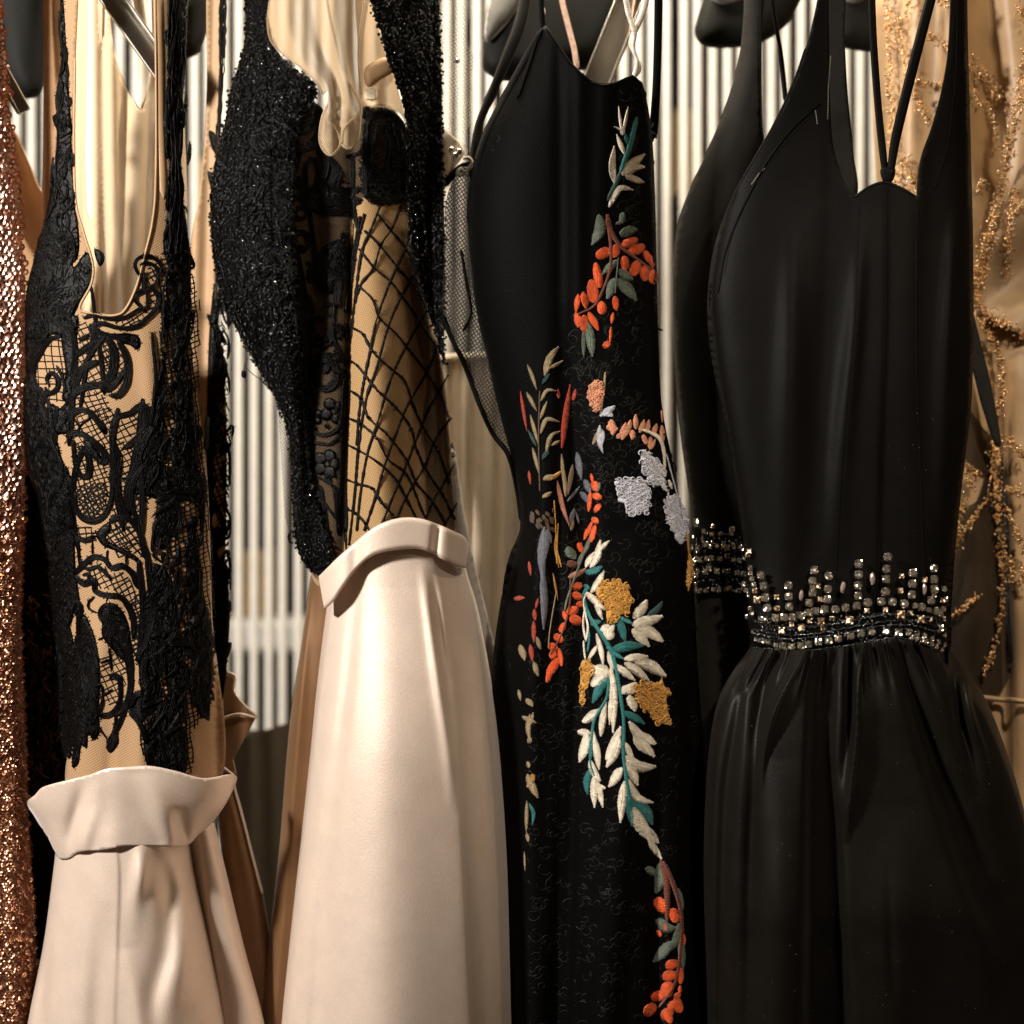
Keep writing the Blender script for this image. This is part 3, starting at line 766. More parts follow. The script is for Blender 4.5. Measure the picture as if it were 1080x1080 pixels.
cord(A((470, 590), (520, 690), (545, 800), (560, 950), (570, 1060)), 4.5)
cord(A((590, 660), (630, 760), (630, 880), (600, 960), (570, 1010), (610, 1010), (680, 930), (720, 850)), [6, 9, 10, 10, 9, 6, 5, 4])
cord(A((660, 690), (710, 780), (730, 880), (715, 980), (660, 1060), (600, 1060)), [6, 7, 7, 7, 6, 5])
nett(A((500, 650), (620, 680), (700, 780), (700, 960), (620, 1050), (570, 1040), (545, 850)), 7, (55, -35), 1.2)
cord(A((340, 1000), (400, 900), (480, 850), (540, 830)), [6, 8, 7, 4]); cord(A((380, 790), (460, 730), (520, 690)), [5, 6, 3]); cord(A((400, 690), (470, 655)), [4, 3])
cord(A((350, 1060), (430, 1010), (520, 990), (580, 1000)), [6, 8, 7, 5])
# middle scrolls
cord(B((350, 120), (450, 60), (560, 40), (610, 60)), [5, 8, 7, 5]); cord(B((340, 300), (380, 240), (450, 215), (520, 250), (580, 330), (620, 390)), [8, 8, 6, 6, 7, 8])
nett(B((370, 130), (560, 90), (640, 170), (640, 330), (560, 260), (420, 200)), 6.5, (65, -15), 1.5)
cord(B((370, 250), (420, 330), (440, 360)), 1.3); cord(B((520, 265), (440, 320), (410, 370)), 1.3)
solidlace(B((40, -10), (120, -10), (130, 100), (150, 200), (200, 200), (240, 170), (280, 210), (340, 150), (370, 60), (390, 150), (340, 310), (360, 380), (260, 400), (190, 450), (250, 520), (330, 620), (390, 760), (380, 1000), (300, 1080), (230, 1020), (160, 880), (60, 640)), w=4)
cord(B((150, 130), (190, 240), (190, 340), (130, 390)), 4); cord(B((270, 190), (250, 310), (200, 390)), 5)
lacefill(B((50, 20), (50, 400), (130, 800), (250, 1080)), B((180, 20), (260, 400), (380, 800), (380, 1080)), 60, 5)
# leaf with raised rim
cord(B((650, 350), (690, 270), (790, 240), (850, 190), (900, 190), (905, 270), (870, 380), (790, 460), (730, 500)), [5, 6, 5, 6, 7, 7, 6, 6, 5])
nett(B((680, 400), (700, 300), (850, 240), (870, 330), (780, 450), (700, 480)), 7, (60, -25), 1.2)
cord(B((660, 340), (660, 440), (700, 560), (690, 700), (700, 820), (740, 930), (790, 990)), [5, 6, 8, 9, 8, 7, 5])
# urn motif
cord(B((330, 410), (390, 380), (470, 400), (560, 470), (610, 540), (600, 600), (570, 570)), [5, 6, 6, 7, 7, 6, 5])
cord(B((380, 430), (400, 600), (440, 690), (490, 690), (500, 600), (470, 490)), [4, 5, 6, 6, 7, 6])
solidlace(B((460, 430), (500, 430), (590, 560), (580, 610), (520, 560), (500, 690), (470, 700), (480, 560)), w=3)
cord(B((400, 800), (400, 900), (440, 980), (510, 1010), (590, 980), (640, 900), (660, 780), (650, 640)), [4, 5, 6, 7, 6, 5, 4, 4])
nett(B((400, 450), (470, 480), (640, 620), (650, 800), (620, 930), (510, 1000), (430, 960), (400, 800)), 5, (72, -18), 1.3)
nett(B((430, 760), (620, 740), (620, 930), (510, 1000), (430, 960)), 4.5, (50, -40), 1.7)
cord(B((720, 705), (780, 700)), 2)
# right hand scrolls joining the side seam
cord(B((960, 330), (900, 400), (850, 500), (820, 620), (780, 740), (770, 860), (800, 970)), [6, 10, 12, 10, 8, 7, 6])
cord(B((940, 590), (880, 620), (820, 720), (800, 830), (820, 960), (860, 1040)), 4.5)
nett(B((930, 590), (930, 900), (840, 1030), (810, 850), (840, 700)), 7, (58, -35), 1.6); cord(B((815, 490), (850, 520), (900, 440)), 2)
nett(B((940, 380), (950, 480), (860, 540)), 6, (70, -20), 1.5)
# lower lace: fan, bow, teardrop
cord(C((370, 60), (440, 35), (520, 60), (580, 130), (610, 240), (640, 340)), [6, 6, 6, 6, 7, 8])
nett(C((380, 70), (500, 60), (580, 150), (620, 330), (480, 260), (330, 220)), 6.4, (50, -32), 1.6)
solidlace(C((280, 150), (370, 70), (390, 120), (350, 190), (470, 260), (560, 310), (600, 370), (520, 330), (400, 270), (340, 250), (300, 210)), w=3)
cord(C((130, 180), (200, 200), (280, 170)), 6); cord(C((70, 30), (110, 130), (140, 190), (160, 380)), 3); nett(C((140, 110), (270, 120), (270, 190), (140, 190)), 6, (80, 0), 1.6)
cord(C((250, 210), (250, 300)), 2); cord(C((360, 270), (350, 340)), 2); cord(C((490, 300), (490, 370)), 2)
cord(C((130, 440), (180, 380), (260, 320), (340, 340), (390, 400), (460, 380), (540, 440), (570, 520), (620, 560)), [7, 6, 6, 6, 6, 6, 7, 7, 6])
cord(C((130, 450), (190, 510), (260, 480), (270, 560), (340, 590), (440, 600), (500, 660), (540, 760), (540, 900)), [7, 7, 6, 6, 6, 6, 7, 6, 5])
cord(C((180, 450), (230, 440), (220, 480)), 4)
nett(C((210, 400), (290, 350), (400, 430), (480, 430), (560, 560), (620, 680), (600, 900), (540, 800), (480, 640), (400, 560), (280, 540)), 6, (66, -28), 1.5)
nett(C((540, 600), (700, 640), (700, 900), (560, 1040)), 5.5, (80, -25), 1.6)
cord(C((265, 600), (220, 650), (230, 690), (290, 720)), 2.2); cord(C((365, 600), (350, 640)), 2)
solidlace(C((300, 690), (340, 650), (410, 650), (470, 710), (510, 800), (530, 920), (540, 1010), (480, 1060), (400, 990), (320, 880), (320, 800)), h=.003, w=8)
cord(C((330, 790), (300, 720), (350, 660), (390, 700), (370, 740)), 4)
solidlace(C((150, 760), (200, 730), (250, 850), (290, 1000), (260, 1090), (120, 1090), (110, 980), (140, 880)), h=.003, w=6)
solidlace(C((60, 20), (120, 80), (110, 290), (150, 560), (130, 740), (100, 620), (60, 300)), w=3); cord(C((140, 620), (170, 680), (160, 760)), 5)
cord(C((290, 910), (330, 890)), 2)
cord(C((640, 300), (660, 500), (690, 700), (640, 900), (560, 1060)), [7, 7, 6, 6, 6])
# bottom left teardrops
solidlace(E((110, 60), (190, -10), (240, 120), (260, 300), (250, 500), (255, 640), (220, 690), (190, 650), (180, 740), (150, 720), (130, 830), (90, 860), (90, 600), (100, 300)), h=.003, w=8)
cord(E((230, 370), (265, 350), (270, 410)), 2); cord(E((270, 420), (330, 380)), 2); cord(E((310, 130), (325, 270)), 2); cord(E((260, 220), (310, 200)), 2)
cord(E((315, 320), (340, 300), (370, 310), (380, 400), (370, 470), (320, 530), (250, 530), (270, 460), (270, 410)), [6, 7, 6, 4.5, 5, 5.5, 5, 3, 2])
solidlace(E((345, 570), (365, 620), (370, 690), (350, 740), (320, 765), (298, 740), (300, 690), (330, 630)), h=.003, w=5); cord(E((250, 600), (300, 680)), 2); cord(E((352, 520), (350, 590)), 3)
cord(E((400, 100), (430, 250), (440, 370), (400, 490), (350, 540)), [7, 7, 6, 5, 4])
nett(E((480, -20), (580, 100), (560, 240), (440, 180)), 5, (60, -30), 1.5)
# right mass at the bottom
solidlace(E((640, 100), (700, 60), (760, 80), (770, 300), (740, 500), (690, 480), (650, 300)))
solidlace(E((560, 540), (640, 520), (700, 600), (770, 640), (775, 870), (700, 880), (600, 850), (545, 840), (520, 690)))
solidlace(E((540, 300), (600, 280), (630, 420), (600, 500), (530, 560), (500, 590), (430, 500), (450, 410), (520, 370)))
solidlace(E((800, -60), (900, -60), (945, 60), (950, 320), (915, 450), (915, 570), (870, 540), (850, 480), (820, 300)))
for p in ([(440, 490), (470, 420), (530, 400)], [(430, 510), (480, 570), (510, 620), (530, 700)], [(540, 180), (520, 270), (540, 340), (500, 400)]): cord(E(*p), 5, off=-.003)
lacefill(E((540, 60), (510, 500), (545, 840)), E((780, 20), (775, 500), (775, 860)), 56, 4.5)
lacefill(E((790, -40), (790, 200), (830, 480)), E((930, -40), (948, 250), (900, 540)), 40, 4)
# right strap and side seam, roped
strands(F((712, -40), (706, 400), (710, 800), (690, 1100)), F((790, -40), (780, 300), (770, 700), (806, 1100)), 9, 3.2, gaps=.1)
lacefill(F((706, -40), (700, 400), (705, 800), (680, 1100)), F((795, -40), (785, 300), (775, 700), (812, 1100)), 46, 3.6)
solidlace(F((716, -40), (785, -40), (780, 300), (765, 500), (770, 800), (795, 1000), (800, 1100), (700, 1100), (712, 800), (708, 500), (712, 200)), h=.004, w=8)
for x, y in ((784, 430), (800, 640)): solidlace(F((x - 8, y + 60), (x - 10, y + 20), (x, y - 45), (x + 8, y - 30), (x + 6, y + 30)), h=.002, w=2)
lacefill(G((680, 0), (690, 300), (670, 600), (650, 900), (620, 1080)), G((800, 0), (812, 300), (820, 600), (830, 900), (840, 1080)), 62, 4)
nett(G((690, 0), (800, 0), (812, 300), (820, 600), (835, 1080), (640, 1080), (670, 600)), 5.2, (80, -20), 1.3)
solidlace(G((740, 0), (795, 0), (805, 300), (800, 430), (775, 520), (790, 700), (830, 900), (830, 1080), (770, 1080), (760, 860), (735, 780), (740, 480), (720, 200)))
solidlace(G((640, 780), (670, 600), (690, 480), (700, 500), (690, 620), (690, 850), (660, 1000), (610, 1080), (560, 1080)), w=3)
nett(G((670, 490), (705, 480), (710, 600), (690, 800), (680, 1040), (740, 1040), (735, 880), (690, 800)), 5, (85, -8), 1.6)
for p in ([(775, 640), (800, 620), (810, 800)], [(830, 880), (840, 800), (850, 850)], [(870, 900), (875, 760), (880, 800)]): cord(G(*p), 5)
lacefill(H((640, 0), (640, 300), (640, 640)), H((860, 0), (850, 300), (840, 640)), 46, 4.5)
solidlace(H((800, 100), (826, 100), (824, 200), (850, 320), (840, 460), (812, 420), (800, 260)))
solidlace(H((820, 560), (860, 540), (890, 660), (880, 880), (830, 880), (812, 700)))
solidlace(H((640, 300), (700, 320), (745, 480), (750, 560), (690, 720), (620, 640), (640, 480)), h=.003, w=5)
nett(H((660, 20), (750, 40), (750, 150), (660, 130)), 5, (88, 5), 1.8); cord(H((655, 40), (700, 20), (755, 60), (755, 150), (700, 170), (660, 130)), 5)
for p, w in [([(96, 300), (100, 340), (92, 380), (84, 430)], 4), ([(70, 330), (78, 360), (76, 420), (72, 470)], 6), ([(112, 352), (96, 372), (82, 400), (74, 430)], 5), ([(88, 470), (78, 500), (76, 540), (82, 580)], 6), ([(124, 430), (118, 470), (122, 520), (130, 560)], 5), ([(84, 590), (92, 600), (104, 598), (118, 612)], 4), ([(82, 640), (84, 690), (92, 740)], 5), ([(146, 590), (150, 640), (146, 700)], 6), ([(128, 660), (138, 700), (134, 740), (120, 776)], 5), ([(150, 420), (146, 470), (150, 520), (148, 570)], 6), ([(160, 350), (164, 400), (158, 450)], 4)]: cord(p, w)
for c in [[(78, 340), (110, 350), (118, 400), (96, 420), (76, 400)], [(118, 470), (148, 470), (150, 560), (126, 590), (116, 540)], [(80, 440), (118, 430), (120, 470), (80, 480)], [(100, 700), (130, 690), (128, 740), (104, 740)]]: nett(c, 6, (62, -24), 1.3)
# closed black ground of the flanks, where the lace lies doubled
solidlace([(36, 300), (60, 300), (66, 330), (52, 346), (42, 372), (36, 420), (34, 470)], w=3)
solidlace([(34, 400), (50, 440), (62, 470), (72, 520), (78, 560), (80, 600), (86, 650), (80, 640), (74, 660), (62, 650), (52, 600), (42, 540), (34, 470)], w=4)
solidlace([(52, 600), (74, 660), (80, 700), (80, 760), (76, 800), (66, 800), (60, 700)], w=4)
nett([(176, 300), (206, 290), (212, 420), (220, 520), (228, 640), (226, 700), (222, 750), (206, 770), (200, 820), (170, 818), (152, 800), (146, 770), (156, 730), (164, 680), (170, 640), (174, 560), (186, 500)], 4.8, (84, -24), 1.3)
solidlace([(196, 570), (206, 560), (212, 620), (222, 660), (222, 730), (212, 756), (204, 720), (206, 660), (198, 620)])
solidlace([(150, 500), (170, 490), (190, 496), (215, 500), (218, 530), (190, 530), (184, 560), (172, 580), (160, 560), (168, 530), (150, 520)])
solidlace([(150, 640), (165, 600), (172, 660), (168, 700), (150, 730), (146, 690)], w=3)
lace_o = lace.build('lace_cord', M['cord'], D1); lace_o['label'] = 'raised black scroll cords of the lace'
leaf.build('lace_motif', M['cord'], D1); netm.build('lace_net', M['netthread'], D1)
# lace of the rear half
lace, leaf, netm = MB(), MB(), MB()
strands([(232, -40), (231, 60), (228, 140), (226, 240)], [(238, -40), (237, 60), (234, 140), (232, 240)], 6, 3, d=db2, mb=lace)
for a in ((222, 143), (221, 186)): solidlace([(a[0] - 2, a[1] - 5), (a[0] + 3, a[1] - 4), (a[0] + 9, a[1] + 10), (a[0] + 7, a[1] + 22), (a[0] + 1, a[1] + 12)], d=db2, w=3)
lacefill([(226, 240), (226, 360), (222, 500), (214, 640), (210, 780)], [(238, 240), (241, 360), (242, 500), (242, 640), (234, 740)], 100, 4, d=db2)
nett([(228, 340), (238, 340), (240, 560), (228, 560)], 5, (70, -30), 1.4, d=db2)
solidlace([(220, 360), (226, 300), (228, 420), (224, 560), (232, 600), (242, 640), (240, 690), (234, 740), (226, 735), (216, 690), (212, 600), (217, 520)], d=db2, w=5)
cord([(238, 600), (237, 680), (234, 735)], 5, mb=lace, d=db2)
lace.build('rear_lace_cord', M['cord'], D1); leaf.build('rear_lace_motif', M['cord'], D1); netm.build('rear_lace_net', M['netthread'], D1)

# satin waistband turned outward
sw = Surf([(800, 28, 252), (845, 31, 248), (870, 44, 226), (908, 60, 202)], .03, .085,
          [Fold('ridge', (95, 810, 14, .0), (84, 845, 9, -.006), (76, 880, 8, -.007), (80, 905, 7, 0)),
           Fold('ridge', (100, 850, 10, .003), (88, 890, 9, .007), (88, 905, 8, .002)),
           Fold('ridge', (150, 815, 18, .0), (168, 850, 14, .006), (180, 885, 10, .006)),
           Fold('ridge', (190, 850, 8, 0), (192, 872, 8, -.006), (196, 895, 6, -.004)),
           Fold('ridge', (120, 840, 20, .004), (118, 880, 20, .006))], wav=.0015, seed=5, fk=1.1)
mb = MB()
patch(mb, [(30, 846), (38, 838), (46, 830), (75, 822), (95, 817), (112, 811), (135, 809), (158, 808), (184, 813), (215, 821), (248, 818), (240, 842), (222, 868), (208, 880), (200, 889), (192, 893), (165, 892), (135, 892), (112, 896), (82, 899), (74, 905), (64, 905), (52, 884), (38, 862)],
      lambda x, y: sw.depth(x, y) - .008 - .008 / (1 + np.exp((y - 838) / 12)), 3)
mb.build('waistband', M['satin'], D1, solid=.003)
mb = MB()   # the far side of the band, standing up behind
bd = lambda x, y: .075 - .0006 * (np.asarray(y, float) - 760) + .006 * np.sin(np.asarray(x) / 7)
patch(mb, [(212, 768), (222, 762), (245, 753), (258, 753), (270, 756), (262, 772), (246, 800), (250, 818), (230, 818), (222, 795)], bd, 3, smooth=False)
patch(mb, [(234, 702), (240, 710), (249, 714), (247, 728), (256, 742), (270, 756), (245, 753), (225, 761), (212, 768), (214, 730)], lambda x, y: bd(x, y) + .012, 3, smooth=False)
ribbon(mb, [(234, 702), (240, 709), (248, 713), (247, 729), (256, 742), (270, 756), (250, 753), (225, 762), (212, 768), (222, 790), (232, 806), (248, 819)], 2.0, bd, .0015, off=-.004, mat=1)
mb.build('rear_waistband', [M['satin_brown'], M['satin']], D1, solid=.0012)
# skirt
sk1 = Surf([(884, 60, 200), (920, 56, 206), (1000, 45, 224), (1080, 28, 240), (1250, -6, 268)], .03, .095,
           [Fold('step', (122, 880, 1.4, -.0012), (126, 920, 1.2, -.0018), (124, 1000, 1.2, -.0018), (121, 1090, 1.4, -.002), (118, 1250, 2, -.002)),
            Fold('ridge', (150, 890, 9, .002), (148, 925, 9, .007), (143, 960, 9, .002), (140, 1000, 9, 0)),
            Fold('ridge', (168, 890, 8, .002), (178, 940, 10, -.006), (176, 1000, 12, -.005), (160, 1060, 12, -.003), (150, 1150, 12, 0)),
            Fold('ridge', (184, 940, 14, 0), (190, 1010, 16, .008), (176, 1080, 18, .004), (170, 1200, 18, .0)),
            Fold('ridge', (132, 1000, 14, 0), (148, 1080, 14, .008), (150, 1200, 14, .01)),
            Fold('ridge', (108, 950, 14, 0), (104, 1040, 12, -.005), (100, 1200, 14, -.006)),
            Fold('ridge', (50, 990, 8, 0), (46, 1040, 7, -.008), (40, 1100, 8, -.01))], wav=.0012, seed=8, fk=1.25)
jag = None
mb = MB(); loft(mb, sk1, 888, 1250, 2.2, 0, back=.04); mb.build('skirt', M['satin'], D1)
sk1b = Surf([(866, 190, 226), (900, 192, 234), (1000, 204, 258), (1080, 212, 279), (1250, 220, 310)], .045, .03,
            [Fold('step', (206, 870, 5, .012), (214, 940, 5, .012), (228, 1040, 6, .01), (236, 1120, 6, .01))], wav=.001, seed=4)
mb = MB(); loft(mb, sk1b, 868, 1250, 2.5, 0, back=.06); mb.build('side_skirt', M['satin'], D1)
sk1c = Surf([(800, 226, 248), (830, 226, 249), (880, 232, 262), (945, 236, 278), (1080, 238, 300), (1250, 240, 330)], .085, .02, wav=.001, seed=9)
mb = MB(); loft(mb, sk1c, 812, 1250, 3, 0, back=.03); 
ribbon(mb, [(246, 826), (256, 862), (266, 902), (277, 944)], 3.0, sk1c.depth, .002, off=-.004, mat=1)
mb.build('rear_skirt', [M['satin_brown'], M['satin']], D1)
# ------------------------------------------------------------------ dress: black beaded plunge bodice, fishnet middle, champagne skirt
D2 = thing('beaded_gown', 'champagne-skirted gown with black beaded plunge bodice and fishnet midriff', 'gown', P(400, 900, 0))
s2 = Surf([(-60, 254, 470), (60, 250, 468), (110, 240, 468), (170, 226, 468), (220, 220, 467), (290, 224, 468), (350, 250, 470), (410, 284, 473), (460, 302, 476), (560, 314, 482), (625, 326, 492)], .045, .07,
          [Fold('step', (338, 60, 12, -.012), (322, 200, 10, -.02), (318, 400, 8, -.02), (322, 600, 8, -.014)),
           Fold('ridge', (392, 200, 18, .004), (398, 350, 20, .010), (400, 480, 22, .014), (405, 560, 24, .016)),
           Fold('ridge', (372, 220, 6, -.004), (368, 400, 6, -.008), (364, 560, 7, -.008)),
           Fold('step', (420, 240, 5, -.002), (434, 400, 4, -.009), (446, 560, 4, -.011))], wav=.003, seed=12, fk=1.5)
d2 = s2.depth
# tan mesh lining under net and lace
mb = MB()
patch(mb, [(322, 90), (345, 150), (380, 118), (402, 112), (420, 122), (432, 180), (446, 300), (464, 376), (474, 460), (480, 556), (480, 600), (340, 620), (322, 560), (300, 400), (300, 200)], d2, 4)
mb.build('lining', M['fishcloth'], D2, solid=.001)
# dark sheer layer over the left part and the cup band
mb = MB()
patch(mb, [(318, 110), (350, 130), (384, 118), (410, 116), (430, 190), (424, 215), (396, 205), (374, 215), (366, 300), (364, 420), (362, 575), (340, 610), (318, 560), (308, 400), (306, 240)], d2, 5, off=-.0016)
patch(mb, [(432, 240), (440, 300), (452, 345), (466, 380), (474, 460), (480, 560), (452, 566), (450, 500), (446, 440), (450, 400), (440, 360), (432, 300)], d2, 5, off=-.0012)
mb.build('sheer_panel', M['sheerdark'], D2)
mb = MB()
patch(mb, [(300, 96), (345, 120), (384, 112), (412, 112), (430, 160), (432, 206), (396, 208), (376, 212), (364, 300), (362, 420), (360, 580), (336, 612), (300, 540)], d2, 5, off=-.0020)
mb.build('sheer_overlay', M['sheerdark'], D2)
# black lace on it
lm, lc = MB(), MB()
J = Z(290, 90, 4.5); Q = Z(290, 320, 4.32)
def c2(pts, w, off=-.0026, mb=lc): bundle(mb, pts, w, d2, off)
def m2(pts, off=-.0022, w=5): thicket(lm, pts, d2, off, .085, dirn=.9)
for pts, w in [([(432, 540), (424, 400), (428, 260), (440, 170), (490, 128), (550, 130), (600, 180), (628, 280), (636, 400), (636, 520)], 5.5), ([(560, 180), (590, 280), (600, 420)], 3.5), ([(470, 420), (462, 320), (478, 220)], 3), ([(520, 200), (548, 270), (540, 360), (520, 400)], 2.2), ([(600, 300), (575, 330), (590, 370), (610, 350)], 3), ([(480, 180), (500, 210), (530, 190), (560, 230)], 4),
               ([(404, 500), (450, 520), (520, 536), (600, 530), (640, 500)], 5), ([(410, 470), (470, 470), (540, 480), (610, 470), (645, 450)], 4), ([(420, 440), (500, 450), (600, 440)], 5), ([(440, 545), (520, 550), (610, 545)], 5),
               ([(100, 400), (110, 320), (160, 285), (215, 300), (240, 360), (225, 440), (180, 510), (130, 480), (104, 420)], 9), ([(150, 470), (150, 380), (185, 350), (215, 400), (200, 480)], 5), ([(240, 330), (290, 400), (270, 470), (330, 500), (410, 490)], 8), ([(220, 440), (250, 540), (330, 560), (410, 540)], 9), ([(140, 550), (220, 590), (310, 600), (370, 570)], 8), ([(110, 500), (160, 560), (240, 560), (340, 530)], 9),
               ([(364, 330), (368, 420), (362, 560)], 4), ([(60, 180), (120, 150), (190, 110), (220, 200), (190, 270), (120, 290), (60, 250)], 12), ([(80, 220), (140, 200), (190, 180)], 14), ([(330, 340), (400, 320), (420, 280)], 4), ([(640, 240), (610, 330), (632, 420)], 3)]: c2(J(*pts), w)
for _ in range(46):     # scrolls of the cup lace
    a, b = rng.uniform(425, 640), rng.uniform(120, 545)
    if 480 < a < 560 and 210 < b < 400: continue
    r = rng.uniform(14, 34); a0 = rng.uniform(0, 6.28); sg = rng.choice([-1, 1])
    c2([J((a + r * (1 - k / 12) * math.cos(a0 + sg * k * .6), b + r * (1 - k / 12) * math.sin(a0 + sg * k * .6)))[0] for k in range(9)], rng.uniform(1.6, 3.6))
net(lc, J((430, 130), (540, 120), (640, 240), (640, 540), (420, 540)), d2, 4.2, (62, -28), 1.0, .0008, 0, .5, -.0024)
m2(J((230, 470), (300, 490), (360, 500), (350, 550), (270, 570), (220, 540)))
for cx, cy, r in ((125, 605, 28), (120, 740, 40), (300, 820, 60), (330, 200, 30)):
    c2([(J((cx + r * math.cos(t), cy + r * 1.1 * math.sin(t)))[0]) for t in np.linspace(0, 6.5, 14)], r / 4.5 * .75)
m2(J((250, 800), (290, 740), (350, 720), (360, 800), (330, 870), (270, 880)), off=-.0035, w=5)
c2(J((160, 560), (180, 700), (210, 900), (230, 960), (330, 960)), [5, 4, 8, 12, 10]); c2(J((70, 700), (110, 850), (140, 1000), (180, 1080)), 9); c2(J((345, 640), (355, 720)), 2)
c2(J((360, 480), (380, 640), (400, 700)), [5, 4, 2]); c2(J((340, 900), (300, 960), (290, 1060)), 8); c2(J((400, 620), (380, 760), (360, 900), (340, 1080)), [2.5, 3, 4, 5])
# rosettes lower
def rose(cx, cy, r, n=5):
    for k in range(n):
        a = k * 6.283 / n + cx; p = Q((cx + r * .7 * math.cos(a), cy + r * .7 * math.sin(a)))[0]
        pillow(lm, [(p[0] + r / 4.32 * .55 * math.cos(b), p[1] + r / 4.32 * .55 * math.sin(b)) for b in np.linspace(0, 6.283, 9)[:-1]], d2, .0008, 3, 2.5, 0, back=.1, off=-.0026)
    
c2([Q((228 + 50 * math.cos(t), 320 + 68 * math.sin(t)))[0] for t in np.linspace(0, 6.4, 18)], 8)
rose(265, 490, 52, 4); rose(180, 515, 34, 4); rose(235, 730, 55, 5); rose(210, 175, 34, 4); rose(310, 130, 34, 4)
c2(Q((270, 0), (260, 120), (280, 200), (320, 240), (330, 300)), 3.5); c2(Q((170, 240), (240, 230), (320, 250)), 4); c2(Q((170, 380), (180, 470)), 3)
c2(Q((160, 580), (230, 600), (290, 560), (320, 450)), 4); c2(Q((165, 630), (250, 640), (300, 590)), 3); c2(Q((190, 790), (250, 820), (290, 860)), 3)
c2(Q((330, 300), (320, 500), (310, 800), (320, 1040)), [8, 8, 7, 7]); c2(Q((280, 840), (290, 950), (300, 1060)), 8); c2(Q((215, 900), (270, 970), (300, 1000)), 3); c2(Q((205, 830), (220, 920), (240, 1060)), 4)
m2(Q((60, -20), (170, -20), (165, 300), (150, 560), (170, 700), (205, 850), (230, 1080), (150, 1080), (100, 600), (70, 200)), w=6)
# little loops along the cord
for (cx, cy) in [(275, 215), (290, 222), (305, 232)]: c2([Q((cx + 9 * math.cos(t), cy + 9 * math.sin(t)))[0] for t in np.linspace(0, 6.4, 9)], 1.2)
g_ = np.random.default_rng(5)
for _ in range(70):     # small curls that fill the dark side panel
    x, y = g_.uniform(306, 362), g_.uniform(100, 600); r = g_.uniform(3, 9); a = g_.uniform(0, 6.28); sg = g_.choice([-1, 1])
    c2([(x + r * (1 - k / 11) * math.cos(a + sg * k * .55), y + 1.2 * r * (1 - k / 11) * math.sin(a + sg * k * .55)) for k in range(9)], g_.uniform(2, 4.5))
lm.build('lace_motif', M['cord'], D2); lc.build('lace_cord', M['cord'], D2)

# fishnet: two families of wavy threads that cross in diamonds
fn = MB()
poly = np.array(spline([(396, 205), (424, 212), (432, 260), (452, 345), (466, 378), (474, 460), (481, 560), (400, 575), (366, 590), (362, 480), (366, 330), (374, 220)], 4, True))
def fl(pts, w=2.5): ribbon(fn, pts, w, d2, .0010, 0, 3, (1, 1), -.0022, k=4, rnd=.35)
Dn = [[(0, 470), (40, 520), (75, 555)], [(0, 620), (30, 660), (60, 715), (110, 740)],
      [(345, -60), (400, 20), (440, 40)]]
down = [[(398, 225), (410, 240), (428, 262), (440, 290)], [(384, 243), (400, 258), (422, 285), (440, 306), (452, 330)], [(378, 262), (394, 282), (412, 297), (424, 312), (442, 338), (450, 350), (470, 380)],
        [(376, 300), (392, 315), (400, 335), (418, 352), (434, 372), (450, 393), (466, 420), (473, 440)], [(370, 345), (382, 352), (392, 370), (409, 386), (427, 402), (437, 430), (449, 455), (462, 475), (474, 510)],
        [(368, 380), (376, 385), (388, 400), (398, 412), (418, 430), (434, 452), (440, 475), (452, 500), (466, 520), (480, 548)], [(366, 410), (380, 420), (388, 440), (408, 458), (429, 485), (440, 510), (457, 530), (470, 552)],
        [(365, 440), (380, 447), (397, 462), (410, 485), (429, 500), (446, 540), (455, 560)], [(364, 468), (378, 475), (396, 486), (417, 505), (430, 528), (446, 560)], [(364, 505), (376, 510), (392, 515), (402, 530), (416, 545), (424, 560)],
        [(363, 536), (374, 541), (385, 552), (394, 570)], [(366, 333), (372, 342)]]
up = [[(424, 215), (414, 240), (402, 258), (394, 282), (380, 300), (374, 320)], [(432, 245), (428, 262), (412, 297), (397, 338), (390, 370), (382, 410), (378, 440), (376, 470)], [(440, 285), (424, 312), (410, 344), (398, 385), (386, 420), (378, 470), (374, 520), (368, 575)],
      [(452, 325), (436, 352), (420, 382), (408, 412), (400, 440), (388, 475), (380, 520), (376, 560)], [(466, 355), (450, 393), (430, 428), (417, 460), (406, 490), (397, 520), (384, 560)], [(473, 395), (452, 432), (440, 462), (425, 500), (412, 530), (400, 560)],
      [(476, 440), (460, 462), (449, 490), (440, 505), (426, 530), (416, 556)], [(479, 490), (468, 510), (455, 532), (446, 560)], [(482, 530), (470, 552), (462, 566)], [(402, 215), (392, 240), (382, 262), (376, 300), (371, 345), (366, 390), (364, 450), (363, 520), (365, 580)], [(384, 225), (376, 260), (368, 330), (364, 400)]]
for q in down + up: fl(q)
fn.build('fishnet', M['netthread'], D2)
kn = MB()
kp = [(c[i]) for c in down for i in range(1, len(c) - 1)]
kp = np.array(kp); beads(kn, kp[:, 0], kp[:, 1], d2(kp[:, 0], kp[:, 1]) - .004, rng.uniform(1.2, 2.2, len(kp)))
kn.build('fishnet_knot', M['bead'], D2)['kind'] = 'stuff'

